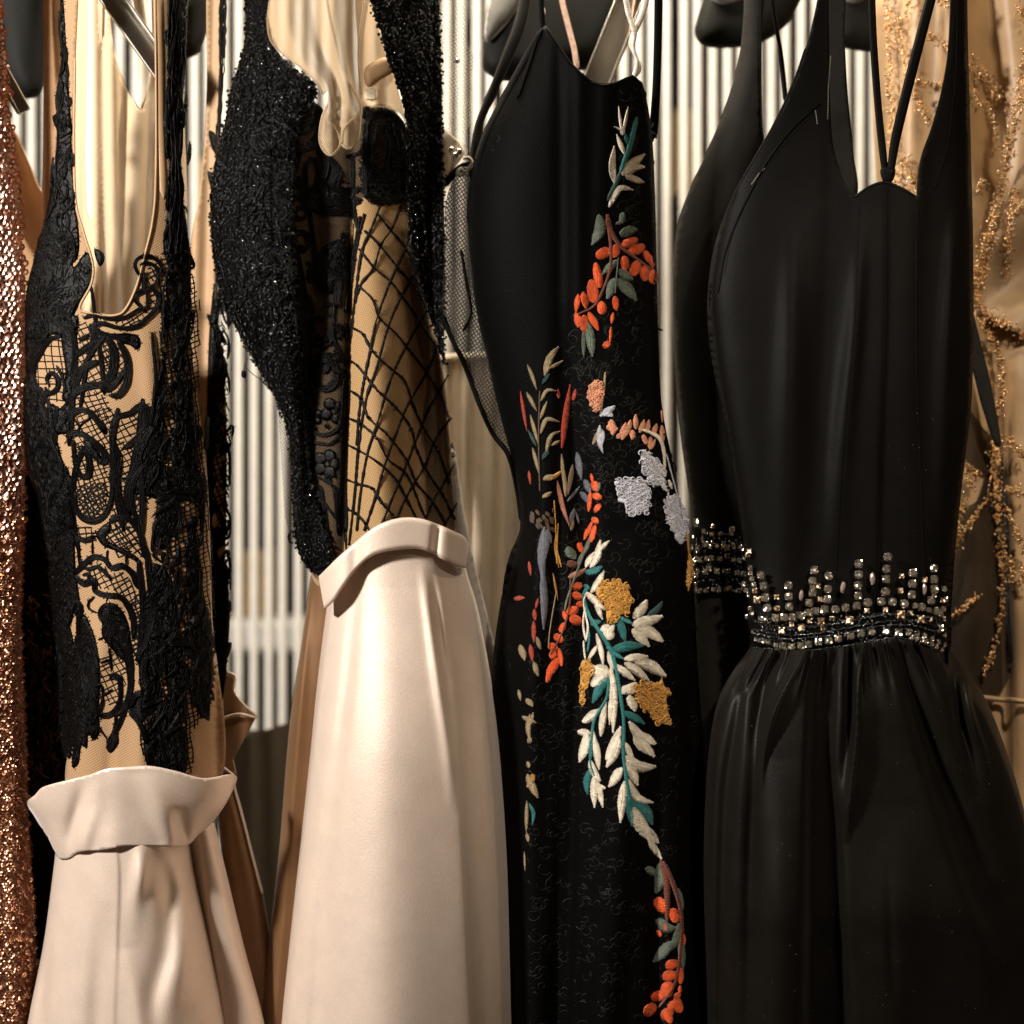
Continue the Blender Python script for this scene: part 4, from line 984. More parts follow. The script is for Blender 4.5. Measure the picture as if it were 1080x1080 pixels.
# beaded panels
left = [(262, -40), (258, 40), (252, 68), (243, 95), (238, 125), (228, 165), (222, 205), (224, 265), (236, 320), (252, 352), (270, 385), (290, 420), (303, 455), (308, 520), (312, 570), (322, 596), (338, 606), (350, 602), (350, 575), (332, 520), (322, 400), (314, 300), (310, 200), (316, 130), (334, 100), (330, 86), (318, 78), (300, 62), (288, 48), (286, 10), (284, -40)]
inner = [(330, 86), (345, 118), (352, 140), (346, 200), (334, 300), (334, 400), (342, 520), (352, 575), (340, 520), (320, 300)]
right = [(388, -40), (394, 12), (402, 34), (408, 60), (418, 85), (426, 112), (430, 150), (430, 220), (436, 270), (446, 310), (456, 340), (466, 374), (468, 385), (469, 260), (466, 100), (463, 0), (464, -40)]
mb = MB()
dl = lambda x, y: d2(x, y) - .004
pillow(mb, left, dl, .004, 6, 4, 0, back=.2); pillow(mb, right, dl, .005, 8, 4, 0, back=.2)
mb.build('beaded_panel', M['beadcloth'], D2)
def beadfield(mb, poly, dens, r, d, edge=0):
    pl = spline(poly, 4, True); lo, hi = pl.min(0), pl.max(0)
    n = int((hi[0] - lo[0]) * (hi[1] - lo[1]) * dens)
    x = rng.uniform(lo[0], hi[0], n); y = rng.uniform(lo[1], hi[1], n); k = inside(pl, x, y); x, y = x[k], y[k]
    beads(mb, x, y, d(x, y) - .004 - rng.uniform(0, .0018, len(x)), rng.uniform(r[0], r[1], len(x)), sq=(1, .9, 1.25))
    if edge:
        q = spline(poly, edge, True); q = q + rng.normal(0, 1.2, q.shape)
        beads(mb, q[:, 0], q[:, 1], d(q[:, 0], q[:, 1]) - .002, rng.uniform(r[0], r[1] * 1.2, len(q)))
mb = MB()
beadfield(mb, [p for p in left if True], .2, (.85, 1.7), dl, 2.6); beadfield(mb, right, .22, (.85, 1.8), dl, 2.6)
q = spline([(278, 60), (284, 150), (286, 250), (302, 360), (312, 440), (320, 520)], 4.2); beads(mb, q[:, 0], q[:, 1], dl(q[:, 0], q[:, 1]) - .007, 1.6)
for row in ([(254, 80), (244, 140), (232, 200), (234, 280), (262, 360)], [(266, 70), (258, 160), (250, 240), (262, 330), (290, 400)], [(300, 80), (304, 160), (306, 260), (316, 380), (326, 500)], [(412, 30), (436, 120), (446, 220), (456, 300)], [(452, 0), (456, 120), (458, 240), (460, 330)]):
    q = spline(row, 3.2); q = q + rng.normal(0, .5, q.shape); beads(mb, q[:, 0], q[:, 1], dl(q[:, 0], q[:, 1]) - .0065, 1.45, 0, 4, 8)
o = mb.build('bead', M['bead'], D2); o['kind'] = 'stuff'
mb = MB()
for pl_, n_ in ((left, 420), (right, 300)):
    pl = spline(pl_, 4, True); x = rng.uniform(pl[:, 0].min(), pl[:, 0].max(), n_); y = rng.uniform(0, 600, n_); k = inside(pl, x, y); x, y = x[k], y[k]
    rings(mb, x, y, dl(x, y) - .0066, rng.uniform(1.3, 2.2, len(x)), tilt=.5, seg=7)
o = mb.build('black_sequin', M['jet'], D2); o['kind'] = 'stuff'
mb = MB()
x = rng.uniform(222, 470, 420); y = rng.uniform(20, 590, 420)
k = inside(spline(left, 4, True), x, y) | inside(spline(right, 4, True), x, y); x, y = x[k], y[k]
beads(mb, x, y, dl(x, y) - .0062, rng.uniform(.6, 1.1, len(x)), 0, 4, 6); mb.build('glint_bead', M['crystal'], D2)['kind'] = 'stuff'  # clear beads added to stand in for glints on the black beading
# loose threads at the edge and at the point
mb = MB()
for q in ([(271, 386), (262, 378), (258, 384), (257, 392)], [(258, 384), (264, 392), (276, 402), (286, 412), (289, 417), (282, 408), (272, 396)], [(336, 604), (340, 610), (345, 612)], [(343, 604), (342, 614)], [(330, 600), (324, 596)]): ribbon(mb, q, .9, dl, .0008, off=-.002)
pillow(mb, [(255, 391), (259, 391), (259.5, 398), (257, 399), (254.5, 397)], dl, .002, 2, 1.5, off=-.002)
mb.build('loose_thread', M['cord'], D2)
# tulle ruffle hanging out of the neckline
lt = MB()
sl = Surf([(-40, 282, 392), (20, 284, 390), (50, 296, 388), (90, 322, 386), (110, 336, 384), (130, 338, 381), (150, 338, 378), (166, 342, 372)], -.035, .03,
          [Fold('ridge', (352, -40, 7, .008), (356, 40, 6, .012), (364, 80, 6, .014), (376, 120, 5, .010), (380, 140, 4, .006)),
           Fold('ridge', (312, -40, 8, .003), (304, 20, 8, .006), (318, 60, 7, .004), (344, 90, 5, .006), (348, 110, 4, .006), (342, 130, 4, .006), (340, 150, 4, .004)),
           Fold('ridge', (330, -40, 8, -.004), (336, 40, 8, -.010), (354, 90, 6, -.014), (358, 150, 6, -.012)),
           Fold('ridge', (374, -40, 4, -.004), (372, 40, 4, -.006), (374, 90, 4, -.004))], wav=.0015, seed=21)
outl = [(286, -40), (284, 0), (282, 24), (286, 44), (302, 60), (318, 72), (336, 90), (340, 100), (346, 96), (345, 110), (339, 126), (337, 148), (342, 160), (349, 164), (356, 158), (360, 153), (368, 157), (377, 148), (381, 122), (383, 90), (384, 40), (386, -40)]
patch(lt, outl, lambda x, y: sl.depth(x, y) - .004, 2.6)
ribbon(lt, outl[1:8], 1.2, lambda x, y: sl.depth(x, y) - .005, .001)
lt.build('tulle_ruffle', M['loop_tulle'], D2, solid=.0006)
lt = MB()
for q in ([(345, 110), (339, 126), (337, 148), (342, 160), (349, 164), (356, 158), (359, 150), (354, 134), (346, 128)], [(359, 152), (368, 157), (377, 148), (380, 128), (381, 112), (374, 96), (360, 70), (352, 40), (346, 10), (340, -30)], [(360, 152), (362, 136), (374, 124)], [(352, 110), (354, 95), (352, 80)], [(384, 0), (378, 60), (382, 100)]):
    ribbon(lt, q, 2.4, lambda x, y: sl.depth(x, y) - .006, .0022, 0, 2.5, (.5, .5))
lt.build('ruffle_edge', M['loop_tulle'], D2)
mb = MB()
patch(mb, [(376, -40), (392, -40), (396, 14), (404, 40), (412, 70), (420, 95), (428, 128), (420, 118), (400, 112), (382, 116), (378, 60)], lambda x, y: .03 + .004 * np.sin(x / 4.), 3)
mb.build('tulle_facing', M['cream_tulle'], D2, solid=.0006)
mb = MB()
pillow(mb, [(384, 74), (400, 62), (414, 60), (416, 74), (402, 84), (388, 92)], .026, .006, 8, 3); mb.build('bust_pad', M['nude_plain'], D2)
mb = MB(); pillow(mb, [(385, 97), (391, 93), (396, 94), (397, 104), (386, 105)], .024, .0012, 2, 1.5); mb.build('care_tag', M['ivory'], D2)
# pale tulle on the right hand side of the strap with its loops
mb = MB()
pd = lambda x, y: .06 + .006 * np.sin(np.asarray(x) / 5.0 + np.asarray(y) / 60)
patch(mb, [(458, -40), (492, -40), (496, 10), (492, 40), (500, 60), (496, 90), (497, 125), (488, 150), (494, 158), (478, 190), (464, 205), (460, 100)], pd, 4); mb.build('side_tulle', M['pale_tulle'], D2)
mb = MB(); patch(mb, [(463, 132), (472, 138), (486, 152), (490, 160), (480, 176), (464, 194)], lambda x, y: pd(x, y) - .006, 3); mb.build('side_lining', M['ivory'], D2, solid=.001)
mb = MB(); ribbon(mb, [(464, 200), (478, 184), (496, 170)], 8, pd, .001, off=-.008); mb.build('side_tape', M['black_lace'], D2)
mb = MB(); beads(mb, [482], [64], [.045], 3.2, rings=6, seg=10); beads(mb, [476, 480, 484], [158, 164, 160], pd(np.array([476, 480, 484]), 160) - .012, 4, rings=6, seg=10)
mb.build('crystal', M['crystal'], D2)
mb = MB(); 
for q in ([(488, 168), (494, 166), (498, 172), (494, 178), (488, 176)], [(486, 176), (490, 184), (482, 184), (486, 176)]): ribbon(mb, q, 4, pd, .003, off=-.012)
mb.build('button_loop', M['greylining'], D2)

# waistband
wb = MB()
top = spline([(336, 608), (346, 598), (356, 588), (372, 574), (386, 562), (402, 552), (424, 546), (444, 547), (462, 553), (478, 560), (490, 566), (495, 574)], 3)
bot = spline([(342, 643), (352, 634), (360, 622), (370, 608), (382, 594), (396, 585), (418, 580), (440, 579), (456, 584), (470, 592), (484, 598), (491, 599)], 3)
n = 110; t = np.linspace(0, 1, n)
def rs(c): L = np.concatenate([[0], np.cumsum(np.hypot(*np.diff(c, axis=0).T))]); return np.column_stack([np.interp(t * L[-1], L, c[:, i]) for i in (0, 1)])
T, Bm = rs(top), rs(bot)
sb2 = Surf([(530, 330, 496), (660, 330, 496)], .045, .095, [Fold('ridge', (408, 540, 26, .004), (408, 600, 26, .006)), Fold('ridge', (463, 540, 5, -.005), (457, 600, 5, -.006)), Fold('ridge', (374, 560, 8, -.003), (376, 620, 8, -.004))], p=3)
K = 13; k = np.linspace(0, 1, K)
X = T[:, None, 0] * (1 - k) + Bm[:, None, 0] * k; Y = T[:, None, 1] * (1 - k) + Bm[:, None, 1] * k
roll = .0075 * (1 - (2 * np.clip(k, 0.015, .985) - 1) ** 24)
Dp = sb2.depth(X, Y) - .020 - roll[None]
V = P(X, Y, Dp); k_ = 1; Vb = P(X[:, ::-1], Y[:, ::-1], Dp[:, ::-1] * 0 + sb2.depth(X, Y)[:, ::-1] - .010)
wb.add(np.concatenate([V, Vb], 1), gridfaces(2 * K, n, True), 0, np.concatenate([np.stack([X, Y], -1) / 100] * 2, 1))
wb.build('waistband', M['satin'], D2)
# skirt
sk2 = Surf([(575, 352, 488), (600, 350, 492), (640, 344, 504), (720, 334, 519), (800, 326, 529), (900, 315, 536), (1000, 304, 539), (1080, 296, 541), (1250, 282, 546)], .04, .105,
           [Fold('ridge', (376, 620, 7, -.002), (366, 720, 7, -.004), (350, 850, 8, -.005), (336, 1000, 8, -.005), (324, 1250, 9, -.005)),
            Fold('stepl', (458, 575, 5, .001), (468, 640, 4.5, .004), (481, 720, 4.5, .010), (489, 800, 4.5, .016), (496, 920, 4.5, .019), (506, 1080, 5, .021), (516, 1250, 5, .021)),
            Fold('ridge', (444, 590, 5, .000), (452, 650, 5, .004), (462, 720, 6, .006), (472, 790, 6, .003), (478, 860, 6, .0)),
            Fold('ridge', (456, 600, 4, .000), (463, 660, 4, -.004), (472, 720, 4, -.003), (480, 790, 4, 0)),
            Fold('ridge', (496, 640, 8, .0), (508, 740, 9, .005), (514, 840, 10, .006), (522, 960, 10, .002)),
            Fold('ridge', (420, 620, 44, .0), (412, 800, 46, .010), (404, 1100, 54, .018))], p=2.4, wav=.0006, seed=31, fk=1.2)
mb = MB(); loft(mb, sk2, 577, 1250, 2.2, 0, back=.05, jag=lambda X, Y: (np.interp(X, [340, 352, 366, 382, 402, 444, 476, 492], [632, 620, 602, 586, 572, 566, 578, 590]) - 577) * np.clip((1250 - Y) / 673, 0, 1)); mb.build('skirt', M['satin'], D2)
sk2b = Surf([(604, 328, 360), (650, 322, 370), (760, 306, 360), (900, 294, 350), (1080, 274, 340), (1250, 256, 330)], .075, .03, [Fold('ridge', (324, 640, 5, .006), (312, 800, 6, .008), (290, 1080, 8, .01))])
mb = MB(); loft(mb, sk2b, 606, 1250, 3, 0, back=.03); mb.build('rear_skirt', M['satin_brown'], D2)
mb = MB()
pillow(mb, [(476, 466), (481, 480), (488, 530), (500, 590), (512, 640), (523, 690), (522, 730), (534, 800), (500, 800), (490, 640), (478, 560), (474, 500)], .07, .01, 14, 4); mb.build('lining_edge', M['greylining'], D2)

# drab cloth hanging behind, between the two champagne skirts
sg = Surf([(690, 236, 330), (800, 242, 330), (1000, 230, 330), (1250, 220, 330)], .5, .03, [Fold('ridge', (262, 690, 6, .008), (264, 900, 8, .01)), Fold('ridge', (285, 690, 7, .008), (290, 900, 8, .01))])
t = thing('drab_gown', 'grey brown gown hanging deep between the two champagne skirts', 'gown', P(280, 700, .5))
mb = MB(); loft(mb, sg, 770, 1250, 4, 0, back=.03, jag=lambda X, Y: -(X - 280) * .35 * np.clip((1250 - Y) / 500, 0, 1)); mb.build('skirt', M['greygreen'], t)
# ------------------------------------------------------------------ dress: black lace gown with coloured flower embroidery
D3 = thing('embroidered_gown', 'black lace gown embroidered with orange, cream and teal flower sprays', 'gown', P(630, 900, 0))
s3 = Surf([(-40, 560, 690), (28, 556, 690), (100, 530, 690), (150, 506, 690), (220, 496, 691), (300, 500, 692), (380, 514, 695), (440, 528, 700), (500, 540, 712), (560, 546, 722), (620, 534, 730), (700, 520, 735), (800, 526, 742), (920, 534, 748), (1080, 540, 757), (1250, 545, 768)], .03, .075,
          [Fold('ridge', (600, 320, 14, .0), (604, 420, 14, -.012), (612, 520, 14, -.018), (616, 640, 12, -.014), (606, 800, 12, -.012), (600, 1080, 14, -.012)),
           Fold('ridge', (566, 420, 12, .0), (572, 520, 12, .010), (566, 620, 14, .014), (560, 800, 14, .012), (560, 1080, 14, .012)),
           Fold('ridge', (652, 560, 20, .0), (660, 700, 22, .008), (656, 850, 18, .010), (640, 1080, 16, .010)),
           Fold('ridge', (690, 760, 7, .0), (690, 900, 8, -.008), (692, 1080, 8, -.010), (694, 1250, 8, -.01)),
           Fold('ridge', (590, 860, 6, -.003), (584, 1080, 7, -.008)), Fold('ridge', (612, 860, 6, .003), (606, 1080, 7, .008)),
           Fold('ridge', (722, 620, 8, -.003), (728, 800, 8, -.008), (738, 1080, 8, -.008)),
           Fold('step', (652, 140, 4, .003), (640, 320, 4, .004), (640, 440, 4, .003), (640, 560, 6, .0)),
           Fold('ridge', (640, 85, 8, 0.004), (636, 200, 10, .004), (632, 330, 10, .002))], wav=.002, seed=41, fk=1.3)
d3 = s3.depth
mb = MB()
patch(mb, [(576, 27, 1), (588, 45), (603, 66), (622, 84, 1), (634, 88), (646, 87), (667, 79, 1), (677, 87, 1), (682, 108), (687, 140), (690, 200), (692, 290), (694, 370), (698, 430), (709, 490), (722, 560), (731, 620), (735, 700), (742, 800), (749, 920), (757, 1080), (768, 1250, 1), (545, 1250, 1), (540, 1080), (536, 960), (528, 820), (520, 740), (521, 690), (530, 625), (536, 590), (549, 556), (544, 500), (530, 445), (514, 380), (500, 310), (494, 240), (497, 195), (508, 150), (530, 104), (556, 56), (566, 34)],
      d3, 4)
mb.build('body', M['black_lace'], D3, solid=.0015)
# padded cup edge, strap stubs, side wing of black tulle
mb = MB()
ribbon(mb, [(572, 30), (556, 58), (532, 102), (510, 148), (498, 196), (495, 240)], 7, d3, .004, off=-.001)
ribbon(mb, [(576, 29), (588, 47), (603, 68), (622, 86)], 2.6, d3, .0016, off=-.0006)
ribbon(mb, [(622, 86), (634, 90), (646, 89), (667, 81), (676, 88)], 2.6, d3, .0016, off=-.0006)
ribbon(mb, [(566, 40), (560, 60), (552, 84), (545, 104)], 5, d3, .003, off=-.002)
mb.build('cup_binding', M['black_lace'], D3)
mb = MB()
wingd = lambda x, y: .035 - .02 * np.clip((np.asarray(x) - 470) / 70, 0, 1) + .003 * np.sin(np.asarray(x) / 6.0 + np.asarray(y) / 30)
patch(mb, [(492, 180), (478, 190), (470, 215), (470, 250), (467, 300), (467, 330), (474, 352), (490, 385), (505, 425), (520, 458), (536, 480), (546, 520), (552, 556), (560, 540), (556, 480), (540, 400), (520, 330), (506, 260), (500, 210)], wingd, 4)
mb.build('side_wing', M['black_tulle'], D3)
mb = MB()
patch(mb, [(486, 262), (478, 278), (467, 300), (467, 338), (476, 345), (488, 348), (496, 330), (492, 300)], lambda x, y: wingd(x, y) + .006, 4); mb.build('net_facing', M['pale_tulle'], D3)
mb = MB()
ribbon(mb, [(467, 330), (474, 352), (490, 385), (505, 425), (520, 458), (536, 480), (546, 520), (550, 552)], 5, wingd, .003, off=-.002)
ribbon(mb, [(486, 262), (492, 300), (497, 330), (488, 350)], 3, wingd, .002, off=-.001)
mb.build('wing_binding', M['black_lace'], D3)
# straps
def strap(pts, w, y, h, name, mat):
    mb = MB(); ribbon(mb, pts, w, y, h); return mb.build(name, M[mat], D3)
strap([(570, -40), (571, 0), (573, 30), (575, 40)], 5.5, .06, .002, 'strap', 'black_lace'); strap([(695, -40), (694, 40), (692, 100), (688, 150)], 9, .03, .002, 'strap', 'black_lace')
strap([(574, 30), (577, 44), (580, 56)], 12, .02, .006, 'strap_tab', 'black_lace')
strap([(560, -40), (550, 20), (535, 60), (520, 96), (506, 130), (500, 175), (492, 190)], [12, 13, 12, 10, 9, 12, 8], .09, .003, 'rear_strap', 'black_crepe')
strap([(654, -40), (662, 10), (669, 34), (668, 50), (672, 66), (668, 84)], [6, 6, 5.5, 4, 4.5, 6], .02, .002, 'hanging_loop', 'whitesilk'); strap([(688, -40), (680, 6), (671, 30), (665, 46), (671, 60), (674, 74), (664, 86)], [6, 7, 6, 4, 4.5, 4.5, 4], .024, .002, 'hanging_loop', 'whitesilk')
strap([(566, -40), (571, 2), (575, 16)], 3.5, .065, .0016, 'hanging_loop', 'whitesilk')
strap([(584, -40), (594, 6), (600, 30), (606, 54), (609, 76)], 6, .1, .002, 'rear_loop', 'palerose'); strap([(676, -40), (668, 10), (664, 40)], 3, .11, .0016, 'rear_loop', 'palerose')

# lace relief on the black ground: scrolls and small leaves in black thread
rl = MB()
def scroll(x, y, r, d, w=1.6):
    a0 = rng.uniform(0, 6.28); tt = np.linspace(0, rng.uniform(3, 6), 10); sg = rng.choice([-1, 1])
    q = [(x + r * (1 - t / 9) * math.cos(a0 + sg * t), y + r * (1 - t / 9) * math.sin(a0 + sg * t)) for t in tt]
    ribbon(rl, q, w * rng.uniform(.8, 1.6), d, .0010, 0, 2.5, (.4, .4), off=-.0002, k=4)
    if rng.uniform() < .5:
        b = a0 + 1; ribbon(rl, [(x, y), (x + r * .8 * math.cos(b), y + r * .8 * math.sin(b)), (x + r * 1.5 * math.cos(b + .4), y + r * 1.5 * math.sin(b + .4))], w * 2.2, d, .0009, 0, 2.5, prof='petal', off=-.0002, k=4)
n = 0
while n < 1150:
    y = rng.uniform(100, 1120); l, r = s3.lr(y); x = rng.uniform(max(l, 600 if y < 560 else l) + 4, r - 4)
    if y < 330 and x < 655: 
        n += 1; continue
    scroll(x, y, rng.uniform(3, 9), d3); n += 1
for k in range(60):
    x = rng.uniform(500, 560); y = rng.uniform(60, 230); l, r = s3.lr(y)
    if x < l + 3 or x > l + 16: continue
    scroll(x, y, rng.uniform(2, 5), d3, 1.4)
rl.build('lace_relief', M['relief'], D3)['kind'] = 'stuff'

# ---- embroidery
class Emb:
    """one spray: petals in thread colours, raised on the cloth"""
    def __init__(s): s.mb, s.mats = MB(), []
    def mi(s, c):
        if c not in s.mats: s.mats.append(c)
        return s.mats.index(c)
    def pet(s, c, pts, w, h=.0022, prof='petal'):
        pts = [(p[0] + rng.normal(0, .35), p[1] + rng.normal(0, .35)) for p in pts]
        w = w * rng.uniform(.92, 1.1)
        ribbon(s.mb, pts, w * .86, d3, .0006, s.mi(c), 1.5, off=-.0016, prof=prof, k=4)
        stitched(s.mb, pts, w, d3, .0009, s.mi(c), prof, off=-.0019)
    def stem(s, c, pts, w, h=.0014): ribbon(s.mb, pts, w, d3, h, s.mi(c), 2, (.5, .5), off=-.0018, k=5, rnd=.1)
    def knots(s, c, poly, r=1.7, dens=.16, loops=False):
        pl = spline(poly, 3, True); lo, hi = pl.min(0), pl.max(0)
        pillow(s.mb, poly, d3, .0016, 3, 2, s.mi(c), back=.1, off=-.0014)
        n = int((hi[0] - lo[0]) * (hi[1] - lo[1]) * dens); x = rng.uniform(lo[0], hi[0], n); y = rng.uniform(lo[1], hi[1], n)
        k = inside(pl, x, y); x, y = x[k], y[k]
        if loops:
            for a, b in zip(x, y):
                a0 = rng.uniform(0, 6.28); rr = r * rng.uniform(.7, 1.3)
                ribbon(s.mb, [(a + rr * math.cos(a0 + t), b + rr * math.sin(a0 + t)) for t in (0, 1.2, 2.4, 3.6, 4.8)], 1.5, d3, .0024, s.mi(c), 1.2, (.6, .6), off=-.0016 - rng.uniform(0, .0012), k=4)
        else:
            beads(s.mb, x, y, d3(x, y) - .002, rng.uniform(r * .7, r * 1.2, len(x)), s.mi(c), 4, 6)
    def done(s, name, label=None):
        o = s.mb.build(name, [M[c] for c in s.mats], D3)
        if label: o['label'] = label
        return o
B2, B3, B4, B5 = Z(540, 100, 4.32), Z(520, 340, 4.154), Z(520, 560, 4.5), Z(520, 780, 3.6)
def many(e, Zf, sc, c, rows, prof='petal', h=.0022):
    for w, *pts in rows: e.pet(c, Zf(*pts), w / sc, h, prof)

e = Emb()   # cream and teal sprig on the chest
e.stem('darkteal', B2((435, 482), (475, 400), (495, 350)), [4, 5, 5]); e.stem('teal', B2((492, 360), (510, 310), (540, 220), (568, 100)), [4.6, 5, 6, 5]); e.pet('teal', B2((515, 175), (530, 230)), 4)
many(e, B2, 4.32, 'cream', [(16, (508, 180), (520, 110), (530, 52)), (14, (502, 170), (487, 52)), (12, (508, 165), (465, 143)), (22, (505, 185), (505, 140)), (24, (513, 268), (480, 180)), (34, (468, 402), (458, 330), (470, 232)),
    (46, (496, 362), (555, 310), (604, 270)), (44, (500, 365), (560, 335), (606, 328)), (34, (520, 372), (600, 398)), (34, (443, 512), (470, 450), (500, 425), (553, 433))])
e.done('cream_sprig')
e = Emb()   # orange berries on the chest
e.stem('brown', B2((435, 545), (445, 610), (495, 690), (560, 740), (640, 800)), [7, 6, 4, 3, 2.5]); e.stem('brown', B2((440, 560), (450, 770), (410, 900), (370, 965), (300, 1000)), [5, 3, 3, 2.6, 2])
many(e, B2, 4.32, 'sage', [(52, (395, 545), (400, 620), (368, 685)), (34, (512, 535), (495, 590)), (20, (475, 588), (510, 580)), (50, (488, 632), (570, 615)), (36, (478, 750), (410, 820)), (50, (480, 800), (552, 838)), (54, (475, 838), (520, 880), (565, 938)), (48, (470, 838), (432, 930)), (26, (352, 1060), (356, 1095))])
e.stem('sage', B2((485, 740), (475, 840), (470, 905)), 1.4)
for w, *p in [(44, (503, 692), (570, 652)), (48, (530, 725), (603, 683)), (54, (448, 715), (382, 732)), (42, (470, 682), (470, 740)), (42, (516, 737), (508, 800)), (48, (567, 757), (555, 825)), (44, (606, 777), (600, 845)), (32, (608, 708), (622, 768)), (28, (630, 733), (640, 792)), (48, (648, 795), (640, 862)), (44, (383, 765), (400, 880)), (50, (358, 842), (378, 942)), (34, (327, 895), (335, 975)), (26, (303, 908), (290, 992)), (48, (412, 942), (405, 1002)), (36, (348, 988), (394, 1075)), (36, (325, 1003), (332, 1078)), (28, (288, 990), (302, 1062)), (30, (470, 918), (477, 980)), (18, (462, 992), (455, 1042)), (16, (452, 778), (440, 822)), (12, (450, 1062), (446, 1085))]:
    e.pet('orange', B2(*p), w / 4.32, .0024, 'berry' if w > 40 else 'petal')
many(e, B3, 4.154, 'orange', [(30, (372, -30), (400, 48)), (24, (435, -25), (460, 32)), (12, (517, 28), (510, 90)), (36, (480, 95), (515, 98))]); many(e, B3, 4.154, 'sage', [(18, (395, 35), (395, 158)), (38, (420, 0), (432, 150))]); e.stem('orange', B3((517, 20), (512, 90)), 2)
e.done('orange_berry_spray', 'orange berries with sage leaves on the bodice')

e = Emb()   # beige fern at the waist fold
e.stem('umber', B3((205, 300), (200, 500), (205, 740)), 1.6)
many(e, B3, 4.154, 'beige', [(31, (228, 232), (245, 160), (288, 105)), (16, (245, 205), (306, 168)), (19, (150, 185), (175, 235), (192, 295)), (19, (150, 305), (190, 390)), (19, (208, 348), (235, 300), (274, 302)), (17, (203, 424), (238, 345)), (20, (208, 488), (235, 425), (292, 435)), (20, (233, 568), (255, 500), (294, 478)), (16, (290, 520), (255, 540)), (17, (163, 405), (197, 535)), (17, (172, 548), (203, 665)),
    (17, (300, 575), (310, 720)), (22, (347, 625), (328, 755)), (19, (318, 765), (312, 650)), (29, (220, 690), (275, 670)), (20, (218, 768), (258, 745)), (19, (345, 915), (350, 860))])
many(e, B3, 4.154, 'shaded_orange', [(26, (303, 552), (318, 430), (338, 270)), (14, (292, 335), (284, 292)), (17, (350, 345), (362, 292)), (16, (155, 650), (165, 710)), (17, (120, 300), (150, 480))]); many(e, B3, 4.154, 'lilac', [(29, (365, 570), (385, 690)), (14, (325, 785), (378, 720)), (32, (395, 690), (428, 750)), (26, (385, 745), (420, 790)), (22, (355, 815), (335, 885)), (10, (375, 880), (365, 830))]); many(e, B3, 4.154, 'rose', [(22, (283, 695), (305, 800), (335, 895))])  # buds are orange thread, darkened in colour for the shaded fold
many(e, B3, 4.154, 'mustard', [(20, (250, 690), (300, 650)), (11, (270, 960), (290, 1075))]); many(e, B3, 4.154, 'darkteal', [(14, (190, 540), (150, 470)), (17, (215, 270), (250, 225)), (22, (240, 560), (215, 600))])
for k in range(18):
    x, y = rng.uniform(150, 265), rng.uniform(790, 900); e.pet('umber', B3((x, y), (x + 16, y + 22)), 4)
for p in ([(268, 780), (275, 900), (280, 1060)], [(285, 880), (282, 1000), (300, 1075)]): e.stem('mustard', B3(*p), 1.4)
many(e, B3, 4.154, 'lilac', [(38, (240, 905), (225, 990), (215, 1085))])
many(e, B4, 4.5, 'lilac', [(37, (245, -20), (230, 120), (240, 250)), (34, (235, 180), (245, 320), (240, 470)), (19, (265, 0), (275, 60))]); many(e, B4, 4.5, 'mustard', [(13, (300, 90), (325, 170)), (10, (285, 200), (310, 330)), (11, (300, 10), (290, 90))])
many(e, B4, 4.5, 'shaded_orange', [(17, (175, 145), (180, 215)), (20, (195, 370), (200, 430)), (23, (190, 430), (195, 530)), (25, (175, 540), (190, 620)), (26, (100, 320), (150, 318)), (14, (215, 320), (205, 370))]); many(e, B4, 4.5, 'beige', [(32, (130, 540), (150, 615)), (22, (205, 500), (225, 560)), (25, (190, 620), (215, 690)), (17, (120, 755), (132, 805))])
e.stem('beige', B4((300, 290), (270, 470), (262, 560)), 1.3)
e.done('fern_spray', 'beige fern with orange buds along the waist fold')

e = Emb()   # peach fern and looped silver blossoms
e.stem('beige', B3((492, 218), (486, 290), (470, 400)), 2.6)
e.knots('peachy', B3((455, 395), (425, 360), (415, 310), (435, 262), (470, 258), (482, 310), (475, 370)), 1.5, .2, True)
many(e, B3, 4.154, 'silver', [(34, (472, 412), (532, 365)), (30, (485, 385), (524, 412)), (26, (468, 450), (465, 510), (482, 572)), (22, (480, 470), (478, 540))]); many(e, B3, 4.154, 'beige', [(20, (438, 535), (465, 470))])
many(e, B3, 4.154, 'peachy', [(36, (520, 425), (522, 495)), (34, (498, 462), (545, 468)), (26, (560, 500), (582, 440)), (26, (585, 495), (605, 425)), (26, (622, 470), (626, 403)), (26, (645, 482), (662, 425)), (26, (670, 487), (686, 425)), (26, (696, 497), (716, 445)), (28, (582, 470), (566, 515)), (28, (612, 470), (606, 515)), (24, (660, 490), (668, 535)), (26, (688, 500), (686, 558)), (20, (690, 555), (710, 510)), (24, (738, 452), (746, 530)), (14, (740, 370), (742, 440)), (30, (545, 492), (575, 505))])
e.stem('cream', B3((640, 466), (690, 483), (730, 510), (748, 560), (754, 645)), [3, 4, 4.4, 4.2, 3]); e.stem('silver', B3((760, 575), (790, 690), (820, 790), (850, 850)), 1.8); e.stem('cream', B3((635, 692), (690, 700)), 3); e.stem('cream', B3((770, 690), (785, 730)), 5)
e.stem('mustard', B3((850, 900), (855, 1000), (862, 1050)), 1.8)
e.done('peach_fern')
for poly in (B3((655, 555), (690, 580), (730, 610), (757, 650), (757, 700), (775, 765), (735, 720), (700, 718), (668, 665), (648, 620)), B3((530, 700), (580, 685), (640, 688), (682, 720), (682, 830), (640, 840), (625, 850), (598, 840), (583, 800), (548, 785), (552, 740)), B3((765, 765), (800, 758), (830, 795), (850, 860), (850, 920), (830, 968), (800, 955), (790, 912), (765, 885), (753, 820))):
    e = Emb(); e.knots('silver', poly, 2.3, .11, True); e.done('looped_blossom')

